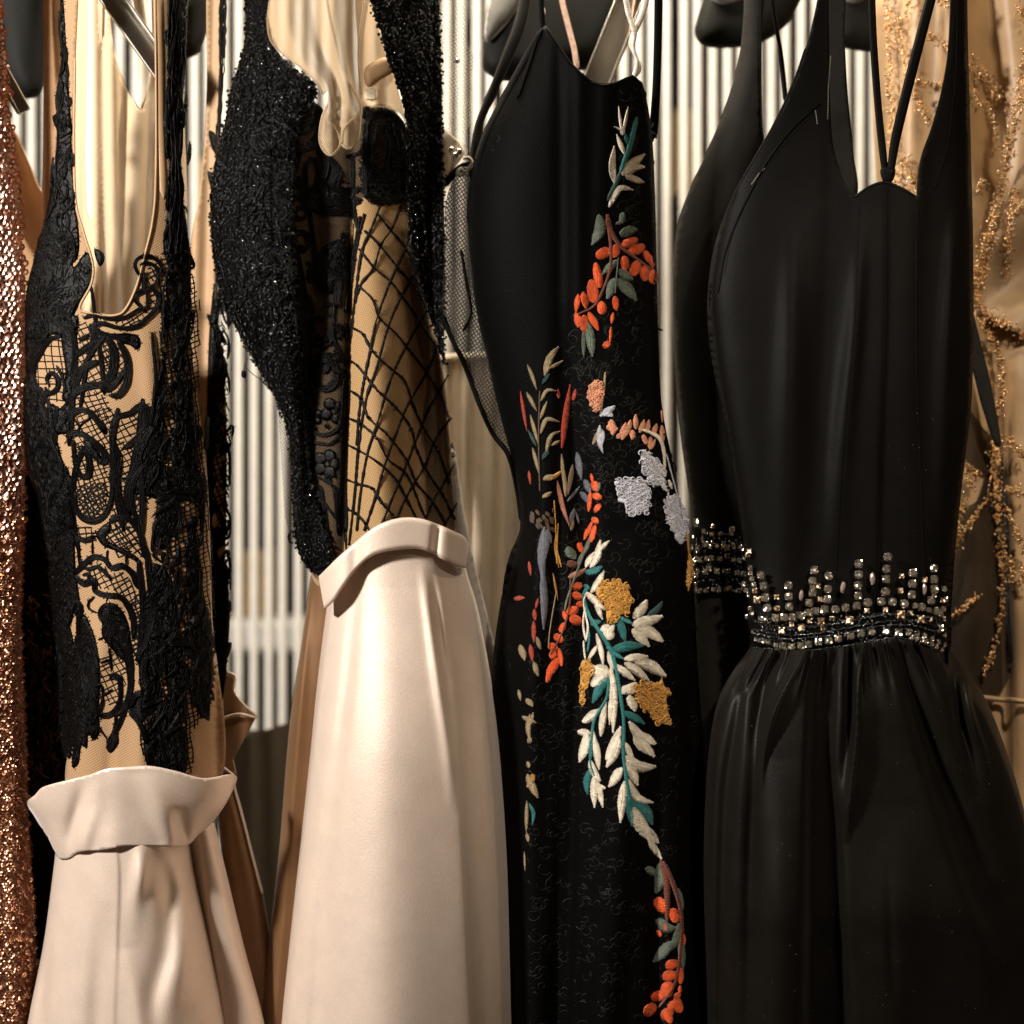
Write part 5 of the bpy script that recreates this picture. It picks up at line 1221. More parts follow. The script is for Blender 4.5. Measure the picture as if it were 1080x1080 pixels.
e = Emb()   # orange berry column at the fold
many(e, B3, 4.154, 'orange', [(36, (445, 740), (450, 695)), (46, (440, 775), (470, 755)), (44, (445, 812), (470, 818)), (36, (435, 870), (465, 868)), (18, (402, 952), (440, 868)), (26, (428, 965), (446, 888)), (16, (430, 662), (436, 702)), (26, (375, 965), (390, 1010)), (20, (425, 740), (420, 830))], 'berry'); many(e, B3, 4.154, 'sage', [(18, (468, 700), (458, 745)), (20, (395, 1020), (430, 930))])
many(e, B4, 4.5, 'orange', [(42, (378, 262), (423, 262)), (40, (378, 308), (420, 308)), (34, (398, 345), (430, 348)), (48, (353, 395), (402, 362)), (54, (366, 425), (422, 422)), (22, (336, 378), (346, 425)), (28, (322, 482), (340, 435)), (44, (292, 512), (333, 508)), (54, (262, 555), (308, 552)), (46, (268, 605), (296, 575)), (26, (315, 555), (325, 645)), (42, (262, 690), (305, 605)), (24, (256, 718), (278, 655)), (18, (412, 100), (420, 55)), (18, (437, 38), (445, -10)), (18, (465, 52), (480, -5)), (22, (405, 60), (425, 100))], 'berry')
many(e, B4, 4.5, 'rose', [(30, (358, 222), (395, 205), (438, 178))]); e.stem('brown', B4((368, 220), (362, 360), (325, 490), (270, 590)), 2); e.stem('sage', B4((340, 380), (350, 330), (430, 110), (452, 75)), 2.4); many(e, B4, 4.5, 'sage', [(50, (355, 75), (370, 110), (390, 135)), (22, (400, 165), (430, 100))]); many(e, B4, 4.5, 'brown', [(40, (355, 165), (400, 150))])
e.done('orange_berry_spray', 'orange berry column on the fold beside the cream leaves')

e = Emb()   # the big cream and teal spray
e.stem('teal', B4((428, 300), (455, 400), (520, 500), (560, 570), (585, 660), (605, 780), (620, 900), (620, 1080)), [3, 4, 4.6, 4.8, 4, 4, 3.6, 3.6]); e.stem('teal', B4((550, 690), (540, 790), (480, 900), (465, 1080)), [3.4, 3.4, 3.4, 3]); e.stem('teal', B4((540, 550), (580, 585), (620, 608)), [6, 5.5, 5]); e.stem('teal', B4((590, 405), (630, 425), (665, 442)), 5); e.stem('teal', B4((455, 470), (455, 520), (448, 575)), 2.6); e.stem('teal', B4((425, 330), (435, 290), (455, 262)), 4)
many(e, B4, 4.5, 'teal', [(36, (440, 195), (480, 192), (520, 170)), (28, (428, 258), (458, 275)), (32, (462, 442), (512, 430)), (42, (588, 415), (612, 470), (630, 528)), (50, (562, 562), (640, 548), (716, 545)), (44, (548, 698), (500, 755), (472, 815)), (40, (618, 858), (670, 885), (720, 916))]); many(e, B4, 4.5, 'darkteal', [(28, (735, 408), (775, 375), (804, 335))])
many(e, B4, 4.5, 'cream', [(40, (463, 178), (495, 120), (508, 42)), (22, (498, 92), (552, 45)), (30, (440, 172), (460, 130), (478, 98)), (36, (463, 292), (500, 240), (528, 190)), (36, (440, 288), (490, 335), (535, 375)), (28, (480, 320), (500, 370), (522, 420)), (60, (545, 515), (552, 440)), (32, (510, 470), (552, 450)), (24, (578, 440), (555, 500)),
    (54, (672, 418), (705, 370), (728, 328)), (58, (660, 448), (730, 430), (806, 402)), (46, (662, 462), (700, 505), (742, 550)), (54, (672, 455), (740, 480), (808, 525)), (28, (488, 485), (510, 560), (528, 648)), (22, (492, 545), (452, 615)),
    (38, (620, 610), (680, 600), (738, 595)), (46, (622, 625), (680, 665), (742, 712)), (56, (672, 622), (750, 645), (824, 688)), (34, (572, 638), (620, 670), (675, 712)), (26, (545, 570), (558, 620), (575, 660)), (44, (562, 640), (572, 780), (570, 960)), (26, (560, 780), (550, 920)),
    (58, (468, 655), (510, 665), (550, 675)), (50, (468, 738), (500, 712), (550, 678)), (36, (470, 635), (498, 685)),
    (56, (605, 770), (650, 752), (692, 752)), (44, (650, 780), (672, 855)), (34, (620, 762), (684, 722)),
    (44, (422, 908), (460, 885), (504, 845)), (34, (510, 975), (520, 900), (538, 812)), (52, (538, 1085), (575, 1010), (608, 928)), (48, (645, 905), (700, 990), (765, 1075)), (46, (692, 955), (730, 985), (774, 1015)), (40, (400, 952), (465, 962)), (46, (452, 945), (440, 1000), (416, 1080)), (30, (472, 935), (482, 1010), (492, 1090)), (32, (622, 1005), (670, 1090))])
for p in ([(440, 290), (430, 340), (440, 400), (450, 460), (440, 525)], [(438, 360), (428, 440), (440, 520)], [(430, 520), (432, 560), (438, 612)]): e.stem('cream', B4(*p), 2.4)
many(e, B5, 3.6, 'cream', [(38, (352, -15), (345, 40), (330, 88)), (30, (385, -5), (395, 50), (402, 115)), (28, (368, 75), (385, 120), (408, 158)), (26, (382, 135), (382, 200), (386, 260)), (26, (395, 150), (405, 200), (416, 260)), (22, (396, 178), (428, 185)), (40, (482, -5), (460, 50), (432, 106)), (40, (490, 108), (470, 140), (440, 180)), (42, (535, -8), (570, 25), (612, 66)), (30, (575, -12), (617, 20)), (42, (498, 65), (545, 98), (620, 102)), (38, (502, 88), (530, 125), (550, 175)), (36, (512, 150), (550, 220), (610, 240)), (34, (500, 158), (492, 230), (483, 316)), (54, (536, 255), (560, 320), (595, 385)), (44, (580, 325), (598, 365), (628, 395)), (28, (588, 378), (612, 415), (642, 455))])
e.stem('teal', B5((368, 0), (370, 90), (385, 140)), 2.6); e.stem('teal', B5((492, 0), (500, 100), (512, 180), (522, 240)), [4, 4, 4.5, 5]); many(e, B5, 3.6, 'teal', [(26, (370, 108), (355, 160), (358, 208)), (32, (512, 195), (520, 260), (528, 328)), (42, (522, 235), (575, 265), (604, 322))])
e.done('cream_leaf_spray', 'large spray of cream leaves on teal stems')
for poly in (B4((485, 290), (505, 250), (520, 232), (560, 240), (600, 224), (612, 255), (645, 252), (650, 295), (667, 325), (640, 355), (652, 392), (600, 405), (575, 438), (545, 430), (535, 380), (530, 350), (500, 320)), B4((420, 618), (450, 612), (472, 650), (465, 700), (440, 760), (425, 835), (410, 800), (415, 700)), B4((672, 740), (720, 715), (785, 718), (802, 690), (812, 730), (842, 770), (825, 800), (832, 850), (838, 915), (802, 905), (785, 928), (750, 880), (710, 842), (680, 810))):
    e = Emb(); e.knots('mustard', poly, 2.0, .13, True); e.done('mustard_blossom')
e = Emb()
many(e, B5, 3.6, 'sage', [(36, (577, 488), (630, 512)), (52, (640, 470), (635, 530), (615, 585)), (22, (705, 565), (722, 645)), (42, (615, 688), (655, 712), (695, 715)), (36, (708, 698), (690, 775), (640, 810)), (46, (690, 770), (650, 800), (608, 845)), (30, (713, 755), (722, 875))])
e.stem('brown', B5((636, 455), (658, 540), (662, 640), (660, 700)), [5, 7, 6, 4]); e.stem('brown', B5((645, 462), (688, 560), (715, 660), (715, 770), (690, 930), (625, 1022)), [6, 5.5, 5, 4.5, 4, 3])
for w, *p in [(52, (608, 622), (664, 638)), (44, (690, 640), (690, 695)), (20, (655, 700), (655, 726)), (14, (725, 738), (728, 780)), (20, (620, 725), (640, 745)), (46, (655, 852), (698, 858)), (46, (642, 895), (698, 902)), (28, (710, 868), (714, 928)), (16, (711, 932), (711, 962)), (54, (636, 940), (680, 945)), (40, (660, 930), (660, 980)), (54, (604, 968), (648, 980)), (52, (572, 1030), (622, 1022)), (46, (638, 1040), (682, 1046)), (32, (658, 1030), (672, 1078)), (44, (668, 1022), (710, 1000)), (36, (690, 985), (716, 1035)), (26, (690, 970), (712, 975))]:
    e.pet('orange', B5(*p), w / 3.6, .0026, 'berry')
e.done('orange_berry_spray', 'orange berries on a brown stem near the hem')
e = Emb()
many(e, B5, 3.6, 'beige', [(30, (130, 132), (150, 180), (172, 222)), (20, (150, 150), (128, 185)), (16, (130, 82), (136, 110)), (14, (130, 235), (124, 355)), (16, (130, 358), (136, 392)), (8, (118, 425), (120, 500)), (24, (130, -5), (145, 12))]); many(e, B5, 3.6, 'mustard', [(22, (146, 132), (156, 160))]); many(e, B5, 3.6, 'teal', [(16, (138, 240), (152, 280), (150, 328))]); many(e, B4, 4.5, 'beige', [(28, (158, 795), (188, 835)), (24, (178, 870), (165, 940), (176, 1000)), (24, (136, 882), (204, 912)), (20, (175, 920), (190, 860))])
e.done('beige_sprig')
e = Emb(); e.pet('mustard', B4((930, 105), (938, 200), (925, 285)), 6, .003); e.knots('mustard', B4((924, 130), (938, 130), (948, 235), (930, 275), (918, 255)), 1.5, .2); e.stem('mustard', B4((924, 0), (930, 110)), 1.2)
e.done('mustard_tassel')
# ------------------------------------------------------------------ dress: plain black satin halter gown with crystal belt
D4 = thing('halter_gown', 'plain black satin halter gown with a crystal belt and gathered skirt', 'gown', P(900, 900, 0))
s4 = Surf([(-40, 800, 1020), (0, 800, 1020), (100, 790, 1021), (200, 766, 1023), (300, 748, 1025), (360, 752, 1026), (450, 766, 1022), (560, 784, 1008), (620, 790, 1000), (700, 793, 999)], .0, .055,
          [Fold('step', (935, 192, 3, -.002), (934, 330, 2, -.004), (928, 500, 2, -.005), (925, 690, 3, -.003)),
           Fold('ridge', (836, 220, 12, .0), (834, 360, 14, .010), (830, 520, 16, .006), (828, 640, 16, .003)),
           Fold('ridge', (908, 230, 8, .0), (902, 340, 8, .008), (890, 460, 10, .007), (880, 600, 12, .0)),
           Fold('stepl', (975, 210, 8, .006), (968, 320, 10, .008), (968, 450, 12, .008), (975, 600, 12, .002)),
           Fold('ridge', (1006, 220, 7, .0), (1002, 300, 7, .008), (996, 420, 9, .006), (992, 560, 9, .0)),
           Fold('ridge', (880, 220, 14, -.004), (870, 400, 16, -.008), (858, 600, 16, -.003))], wav=.0016, seed=51, fk=.95, p=3.4)
d4 = s4.depth
mb = MB()
patch(mb, [(868, -40, 1), (862, 0), (850, 50), (838, 84), (820, 124), (800, 160), (778, 198), (762, 236), (752, 272), (747, 320), (750, 372), (764, 440), (777, 520), (788, 600), (792, 680, 1), (800, 692, 1), (900, 690), (996, 692, 1), (1001, 670), (1006, 590), (1014, 510), (1024, 420), (1026, 300), (1023, 150), (1020, 40), (1019, -40, 1), (1004, -40, 1), (1002, 20), (999, 62), (992, 100), (982, 136), (972, 164), (968, 188), (967, 207, 1), (952, 198), (934, 191), (916, 196), (899, 208, 1), (888, 186), (878, 150), (875, 80), (873, -40, 1)], d4, 4)
mb.build('bodice', M['black_satin'], D4, solid=.002)
mb = MB()   # bound seam along the left arm opening, facing of the neck
ribbon(mb, [(866, 108), (850, 122), (830, 142), (808, 172), (790, 205), (774, 240), (764, 270), (757, 310)], 2, d4, .0016, off=-.0012)
ribbon(mb, [(850, 50), (838, 84), (820, 124), (800, 160), (778, 198), (762, 236), (752, 272), (747, 320), (750, 372)], 2.4, d4, .0014, off=.0)
ribbon(mb, [(900, 209), (916, 198), (934, 193), (952, 200), (966, 208)], 2.6, d4, .0014, off=-.0005)
for q_ in ([(935, 196), (934, 330), (930, 500), (926, 676)], [(906, 215), (902, 330), (890, 460), (880, 640)], [(968, 215), (966, 340), (970, 480), (976, 640)]): ribbon(mb, q_, 1.3, d4, .0011, off=-.0008)
ribbon(mb, [(860, 118), (840, 138), (818, 164), (800, 190), (786, 216), (772, 250), (764, 290)], 1.5, d4, .0009, off=-.0006)
ribbon(mb, [(1009, -40), (1009, 60), (1003, 130), (998, 160), (985, 200)], 1.6, d4, .0014, off=-.0012)
mb.build('seam_binding', M['black_satin'], D4)
mb = MB()   # stitched topstitch dots
q = spline([(859, 118), (862, 128)], 1.5)
pts = np.concatenate([spline([(793, 194), (800, 184), (806, 178)], 2.2), spline([(860, 117), (862, 130)], 2.2), spline([(876, 60), (874, 90), (873, 125)], 3)])
beads(mb, pts[:, 0], pts[:, 1], d4(pts[:, 0], pts[:, 1]) - .0022, .45, 0, 3, 5); mb.build('topstitch', M['whitesilk'], D4)
# far half of the bodice
rb = Surf([(-40, 775, 830), (60, 770, 830), (130, 746, 826), (200, 722, 800), (260, 710, 790), (340, 709, 790), (450, 718, 800), (560, 730, 810), (640, 729, 812), (800, 730, 830), (1250, 732, 850)], .1, .05, wav=.002, seed=54)
mb = MB()
patch(mb, [(786, -40), (785, 10), (780, 60), (766, 110), (746, 160), (726, 204), (714, 244), (710, 300), (712, 380), (720, 470), (731, 560), (730, 640), (732, 800), (740, 1000), (744, 1250), (820, 1250), (820, 700), (820, 300), (804, 170), (803, 140), (802, 100), (803, 40), (806, -40)], rb.depth, 5)
mb.build('rear_bodice', M['black_crepe'], D4, solid=.002)
mb = MB(); ribbon(mb, [(803, -40), (802, 60), (803, 130), (806, 160)], 2, rb.depth, .0016, off=-.0015); mb.build('rear_binding', M['black_satin'], D4)
mb = MB(); ribbon(mb, [(811, -40), (816, 10), (824, 60), (829, 110)], 5, .07, .002); mb.build('rear_tie', M['black_satin'], D4)
mb = MB(); ribbon(mb, [(918, -40), (921, 40), (926, 110), (931, 160), (935, 192)], [8, 8, 8, 8, 7], -.03, .0016)
for k in range(10): ribbon(mb, [(918.5 + k * .6, 20 + k * 11), (925 + k * .55, 19 + k * 11)], 1.6, -.0315, .0008)
mb.build('strap', M['black_satin'], D4)
mb = MB(); ribbon(mb, [(992, -40), (976, 20), (958, 90), (944, 150), (938, 192)], [11, 11, 11, 10, 7], -.034, .002); mb.build('strap', M['black_satin'], D4)
mb = MB(); pillow(mb, [(929, 178), (944, 178), (942, 190), (937, 194), (931, 191)], -.036, .003, 6, 2); mb.build('strap_loop', M['black_satin'], D4)
mb = MB(); patch(mb, [(872, -40), (890, -40), (891, 40), (894, 100), (900, 160), (904, 206), (886, 214), (874, 190), (872, 80)], lambda x, y: .03 + 0 * x, 4); mb.build('rear_strap', M['black_crepe'], D4, solid=.002)
mb = MB(); patch(mb, [(1004, 300), (1022, 320), (1034, 360), (1046, 410), (1056, 470), (1050, 470), (1036, 430), (1022, 385), (1010, 440)], lambda x, y: .09 + 0 * x, 4); mb.build('rear_drape', M['black_crepe'], D4, solid=.002)
# belt
def bdep(x, y): return d4(x, y) - .011
mb = MB()
patch(mb, [(790, 640), (796, 652), (830, 660), (880, 656), (930, 646), (965, 648), (1000, 655), (999, 690), (985, 682), (960, 673), (940, 670), (910, 674), (880, 680), (840, 684), (810, 682), (794, 676)], bdep, 4)
belt = mb.build('belt', M['black_satin'], D4, solid=.003)
U1, U2 = Z(780, 570, 8.308), Z(890, 570, 8.308)
stones = []   # (x, y, r, kind)
for Zf, kind, r, L in [
    (U1, 'crystal', 4.6, [(187, 305), (212, 400), (225, 500), (243, 592), (430, 395), (430, 490), (435, 580), (655, 260), (640, 355), (640, 460), (610, 545), (600, 635), (540, 660), (780, 310), (775, 425), (770, 515), (745, 605), (840, 605), (930, 590), (665, 620), (465, 672), (390, 675), (315, 680), (975, 835), (865, 862), (780, 878), (690, 890), (605, 912), (535, 922), (455, 930), (380, 927)]),
    (U1, 'crystal', 3.0, [(185, 685), (230, 690), (320, 920), (255, 892), (220, 882), (180, 875), (150, 862), (95, 240), (95, 285), (110, 335), (125, 385), (85, 480), (95, 600), (95, 700), (70, 670), (125, 800), (640, 405), (110, 640), (60, 440), (40, 380)]),
    (U1, 'champ', 3.2, [(690, 400), (705, 515), (325, 495), (330, 595), (455, 737), (615, 705), (810, 685), (730, 768), (135, 440), (75, 125), (85, 95)]),
    (U1, 'champ', 4.6, [(370, 790), (540, 765), (715, 708), (155, 520)]),
    (U2, 'crystal', 4.8, [(130, 205), (130, 300), (125, 395), (125, 485), (115, 575), (210, 545), (385, 145), (375, 250), (370, 340), (365, 450), (330, 535), (425, 540), (530, 555), (605, 285), (600, 380), (595, 475), (680, 585), (790, 245), (790, 340), (795, 425), (765, 525), (815, 620), (60, 835), (150, 815), (240, 800), (370, 795), (480, 805), (840, 770)]),
    (U2, 'crystal', 3.2, [(625, 570), (745, 610), (790, 480), (880, 425), (890, 520), (870, 600), (870, 690), (875, 830), (850, 645), (560, 815), (595, 845), (640, 850), (685, 870), (720, 885), (765, 910), (810, 930), (855, 955), (575, 795), (640, 815), (705, 835), (770, 865), (825, 890), (875, 915)]),
    (U2, 'champ', 3.3, [(508, 312), (497, 440), (710, 345), (205, 617), (365, 607), (585, 637), (760, 690), (865, 525)]),
    (U2, 'champ', 5.4, [(500, 650), (675, 690), (50, 700)])]:
    for p in L: stones.append((*Zf(p)[0], r, kind))
proto = {}
def setting(mb, x, y, d, r):
    for k in range(4):
        a = math.pi / 4 + k * math.pi / 2
        beads(mb, [x + r * .8 * math.cos(a)], [y + r * .8 * math.sin(a)], [d - r / 900 * .62], r * .30, 1, 5, 8)
stones.sort(key=lambda s: -s[2])
rest = MB()
for i, (x, y, r, kind) in enumerate(stones):
    mb = MB() if i < 92 else rest
    d = float(bdep(np.array(x), np.array(y))) - .0005; r = r * 1.02
    tl = (rng.uniform(-.35, .35), rng.uniform(-.2, .5))
    gem(mb, x, y, d, r * .95, 0, 9, rot=rng.uniform(0, .7), sx=1 if kind == 'crystal' else rng.uniform(.8, 1.1), tilt=tl, table=.5)
    setting(mb, x, y, d, r)
    if i < 92:
        mats = [M[kind], M['goldlight'] if kind == 'champ' else M['claw']]
        mb.build('crystal' if kind == 'crystal' else 'champagne_stone', mats, belt, False)
o = rest.build('crystal', [M['crystal'], M['claw']], belt, False); o['kind'] = 'stuff'
for Zf, x, y, ln, w, rot in [(U1, 905, 410, 100, 44, -.2), (U1, 540, 480, 92, 40, -.1), (U2, 250, 335, 104, 48, .08), (U2, 705, 425, 100, 42, .05)]:
    mb = MB(); p = Zf((x, y))[0]
    n = 10; th = np.linspace(0, 2 * math.pi, n, endpoint=False)
    d = float(bdep(np.array(p[0]), np.array(p[1]))) - .001
    gem(mb, p[0], p[1], d, ln / 2 / 8.308, 0, 10, sx=w / ln, sy=1, rot=rot, table=.45, hgt=.6, tilt=(.2, -.1))
    beads(mb, [p[0], p[0]], [p[1] - ln / 17.5, p[1] + ln / 17.5], [d - .001] * 2, 1.3, 1)
    mb.build('marquise_stone', [M['pink'], M['claw']], belt, False)
mb = MB()
for row in ([(796, 668), (830, 674), (860, 672), (890, 668), (930, 660), (965, 660), (998, 672)], [(796, 664), (830, 670), (860, 668), (890, 663), (930, 656), (965, 655), (998, 664)], [(795, 655), (830, 662), (870, 660), (910, 652), (950, 648), (998, 655)], [(796, 683), (840, 686), (880, 683), (920, 676), (950, 673), (975, 680), (998, 692)]):
    q = spline(row, 2.6); q = q + rng.normal(0, .35, q.shape); beads(mb, q[:, 0], q[:, 1], bdep(q[:, 0], q[:, 1]) - .003, 1.3, 0, 4, 6)
x = rng.uniform(796, 998, 260); y = rng.uniform(645, 676, 260); beads(mb, x, y, bdep(x, y) - .0025, rng.uniform(.9, 1.7, 260), 0)
o = mb.build('seed_bead', M['seed'], belt); o['kind'] = 'stuff'
# rear of the belt
rbd = lambda x, y: rb.depth(x, y) - .006
mb = MB(); patch(mb, [(730, 556), (752, 562), (780, 562), (792, 566), (796, 600), (797, 640), (780, 628), (750, 626), (734, 628)], rbd, 4); rbelt = mb.build('rear_belt', M['black_satin'], D4, solid=.003)
mb, mk = MB(), MB()
for row in ([(733, 606), (750, 600), (770, 604), (790, 608)], [(734, 622), (752, 622), (772, 620), (790, 622)], [(732, 590), (752, 588), (772, 590), (790, 588)], [(732, 577), (745, 576), (762, 577), (786, 577)], [(733, 565), (742, 562)], [(733, 548), (734, 556)], [(751, 554), (752, 570)], [(771, 556), (772, 572)], [(788, 562), (791, 600)], [(760, 562), (764, 572)], [(742, 570), (742, 574)], [(735, 580), (735, 615)]):
    for x, y in spline(row, 6.0)[:, :2]:
        x += rng.normal(0, 1.2); y += rng.normal(0, 1.2); d = float(rbd(np.array(x), np.array(y))) - .001; r = rng.uniform(2.4, 4)
        gem(mb, x, y, d, r, 0, 8, rot=rng.uniform(0, 1), tilt=(rng.uniform(-.5, .5), rng.uniform(-.5, .5))); setting(mb, x, y, d, r)
mb.build('rear_crystal', [M['crystal'], M['claw']], rbelt, False)['kind'] = 'stuff'
x = rng.uniform(732, 792, 230); y = rng.uniform(562, 626, 230); beads(mk, x, y, rbd(x, y) - .002, rng.uniform(1, 1.8, 230)); mk.build('rear_seed_bead', M['seed'], rbelt)['kind'] = 'stuff'

# gathered skirt
gathers = [Fold('roll', (858, 676, 5, .006), (838, 710, 6, .012), (818, 750, 7, .012), (806, 800, 7, .005), (802, 850, 8, 0)),
           Fold('ridge', (830, 684, 6, -.004), (812, 706, 6, -.010), (803, 745, 5, -.010), (800, 790, 6, -.003), (800, 860, 8, 0)),
           Fold('step', (866, 678, 3, -.006), (857, 720, 3, -.014), (853, 800, 3, -.020), (852, 900, 3, -.022), (850, 1080, 4, -.022), (850, 1250, 5, -.022)),
           Fold('step', (880, 676, 4, .004), (880, 740, 4, .010), (878, 800, 4, .012), (884, 880, 4, .014), (888, 980, 4, .018), (894, 1080, 5, .018), (900, 1250, 5, .018)),
           Fold('ridge', (898, 676, 3, -.006), (896, 720, 3, -.012), (896, 760, 4, -.010), (892, 810, 4, -.004), (892, 850, 5, 0)),
           Fold('roll', (912, 673, 4, .004), (906, 720, 4, .010), (904, 780, 5, .010), (898, 840, 7, .008), (894, 890, 8, 0)),
           Fold('stepl', (936, 670, 4, .006), (954, 730, 4, .014), (974, 800, 5, .018), (1000, 880, 5, .018), (1030, 960, 6, .016), (1046, 1000, 8, .010), (1050, 1100, 10, .0)),
           Fold('step', (940, 668, 4, .004), (966, 730, 4, .012), (992, 800, 5, .014), (1018, 860, 6, .010), (1040, 930, 8, .004), (1050, 1000, 8, 0)),
           Fold('ridge', (985, 676, 4, -.006), (1004, 710, 5, -.010), (1012, 760, 5, -.012), (1022, 800, 6, -.006), (1034, 850, 7, 0)),
           Fold('roll', (996, 682, 5, .004), (1016, 720, 6, .010), (1028, 760, 7, .010), (1038, 790, 8, .004), (1046, 830, 8, 0)),
           Fold('ridge', (950, 850, 20, 0), (944, 960, 24, .006), (936, 1080, 26, .008)), Fold('ridge', (826, 800, 16, .0), (822, 950, 18, .010), (818, 1100, 20, .012)),
           Fold('ridge', (780, 740, 5, -.004), (766, 840, 6, -.008), (760, 1080, 6, -.008)), Fold('ridge', (796, 800, 5, -.004), (792, 900, 6, -.008), (790, 1080, 6, -.004)),
           Fold('ridge', (936, 900, 3, 0), (940, 1000, 3, -.002), (944, 1060, 3, 0))]
for f_ in gathers: f_.a[:, 2] = np.maximum(f_.a[:, 2] * 1.3, 5.0)
class Gather:
    """fine puckers fading away below the belt"""
    def __call__(s, x, y):
        f = np.clip(1 - (y - 676) / 70, 0, 1) ** 1.4
        xc = 897 + (x - 897) / (1 + np.clip(y - 676, 0, 200) / 160)
        return f * (.0035 * np.sin(xc / 2.1 + 1.4 * np.sin(xc / 13)) + .002 * np.sin(xc / 1.3))
g4 = Surf([(668, 794, 1000), (684, 790, 1002), (700, 778, 1014), (730, 760, 1036), (770, 750, 1054), (830, 744, 1074), (920, 742, 1096), (1080, 746, 1124), (1250, 744, 1150)], .0, .1, gathers + [Gather()], p=2.4, wav=.0025, seed=57, fk=1.6)
mb = MB(); loft(mb, g4, 668, 1250, 1.7, 0, back=.07, jag=lambda X, Y: (np.interp(X, [794, 840, 880, 910, 940, 960, 985, 1000], [684, 687, 684, 678, 673, 676, 686, 694]) - 668) * np.clip((1250 - Y) / 582, 0, 1)); mb.build('skirt', M['black_satin_lit'], D4)
mb = MB()
n = 90; xs = rng.uniform(770, 1060, n); ys = rng.uniform(720, 1075, n); beads(mb, xs, ys, g4.depth(xs, ys) - .0006, rng.uniform(.2, .4, n), 0, 3, 4)
n = 26; xs = rng.uniform(930, 985, n); ys = rng.uniform(420, 640, n); beads(mb, xs, ys, d4(xs, ys) - .0016, rng.uniform(.2, .4, n), 0, 3, 4)
mb.build('lint', M['hangertop'], D4)['kind'] = 'stuff'
# ------------------------------------------------------------------ beige gown with gold beading at the right
GY = .2
DG = thing('gold_beaded_gown', 'beige silk and tulle gown with trails of gold beads', 'gown', P(1030, 900, GY))
sg2 = Surf([(-40, 918, 1150), (200, 925, 1150), (400, 960, 1150), (700, 985, 1150), (1250, 980, 1170)], GY, .06,
           [Fold('ridge', (1000, -40, 14, .01), (1010, 120, 16, .014), (1030, 240, 16, .006)), Fold('ridge', (1040, -40, 14, -.014), (1052, 120, 16, -.016), (1060, 220, 14, -.004)),
            Fold('step', (1050, 330, 5, .0), (1058, 400, 5, .016), (1062, 560, 5, .02), (1066, 700, 5, .02), (1068, 900, 5, .02)), Fold('ridge', (970, -40, 14, .01), (962, 120, 14, .008), (960, 220, 14, .0)),
            Fold('ridge', (1040, 720, 12, .0), (1036, 780, 12, -.012), (1036, 1000, 12, -.012))], wav=.010, seed=61, fk=1.7)
dg = sg2.depth
mb = MB(); loft(mb, sg2, -40, 1250, 4, 0, back=.06); mb.build('silk_slip', M['beigegold'], DG)
mb = MB()
sw2 = lambda x, y: GY - .075 - .012 * np.sin((np.asarray(x) * .8 + np.asarray(y)) / 17.0)
patch(mb, [(1130, 120), (1095, 150), (1078, 172), (1062, 214), (1046, 262), (1030, 316), (1036, 330), (1060, 344), (1085, 356), (1130, 362)], sw2, 4); mb.build('draped_swag', M['beigelight'], DG, solid=.002)
mb = MB()
un = lambda x, y: dg(x, y) - .012
patch(mb, [(1010, 540), (1030, 528), (1052, 470), (1062, 520), (1066, 620), (1068, 700), (1050, 735), (1010, 735), (985, 720), (985, 620)], un, 5)
patch(mb, [(1018, 430), (1036, 450), (1050, 470), (1050, 500), (1024, 490), (1010, 470)], un, 5)
mb.build('brown_overlay', M['brownsheer'], DG)
mb = MB()
ribbon(mb, [(980, 738), (1020, 735), (1060, 738), (1130, 744)], 6, dg, .006, off=-.014); mb.build('waist_seam', M['beigegold'], DG)
mb, lt, th_ = MB(), MB(), MB()
def trail(pts, w, dens=1.2, d=dg, off=-.010, light=.3):
    c = spline(pts, 1.5); n = int(len(c) * dens * w / 2.4); i = rng.integers(0, len(c), n)
    x = c[i, 0] + rng.normal(0, w / 2.4, n); y = c[i, 1] + rng.normal(0, w / 2.4, n); r = rng.uniform(.8, 1.7, n); k = rng.uniform(size=n) < light
    dd = d(x, y) + off - rng.uniform(0, .006, n)
    beads(mb, x[~k], y[~k], dd[~k], r[~k], 0, 3, 5, (1, 1, 1.3)); beads(lt, x[k], y[k], dd[k], r[k] * 1.1, 0, 3, 5)
    for _ in range(int(len(c) / 12)):
        j = rng.integers(0, len(c)); a = rng.uniform(0, 6.28)
        ribbon(th_, [(c[j, 0], c[j, 1]), (c[j, 0] + 4 * math.cos(a), c[j, 1] + 4 * math.sin(a)), (c[j, 0] + 7 * math.cos(a + .8), c[j, 1] + 7 * math.sin(a + .8))], 1.2, d, .001, off=off)
for p, w in [([(1082, 60), (1074, 110), (1066, 150), (1056, 200), (1042, 250), (1030, 290), (1028, 320)], 8), ([(1072, 200), (1064, 250), (1062, 288)], 6), ([(1028, 318), (1045, 334), (1062, 342), (1085, 356)], 7), ([(1050, 246), (1036, 300)], 4), ([(1080, 214), (1066, 228)], 6)]: trail(p, w, 1.5, sw2, -.006, .45)
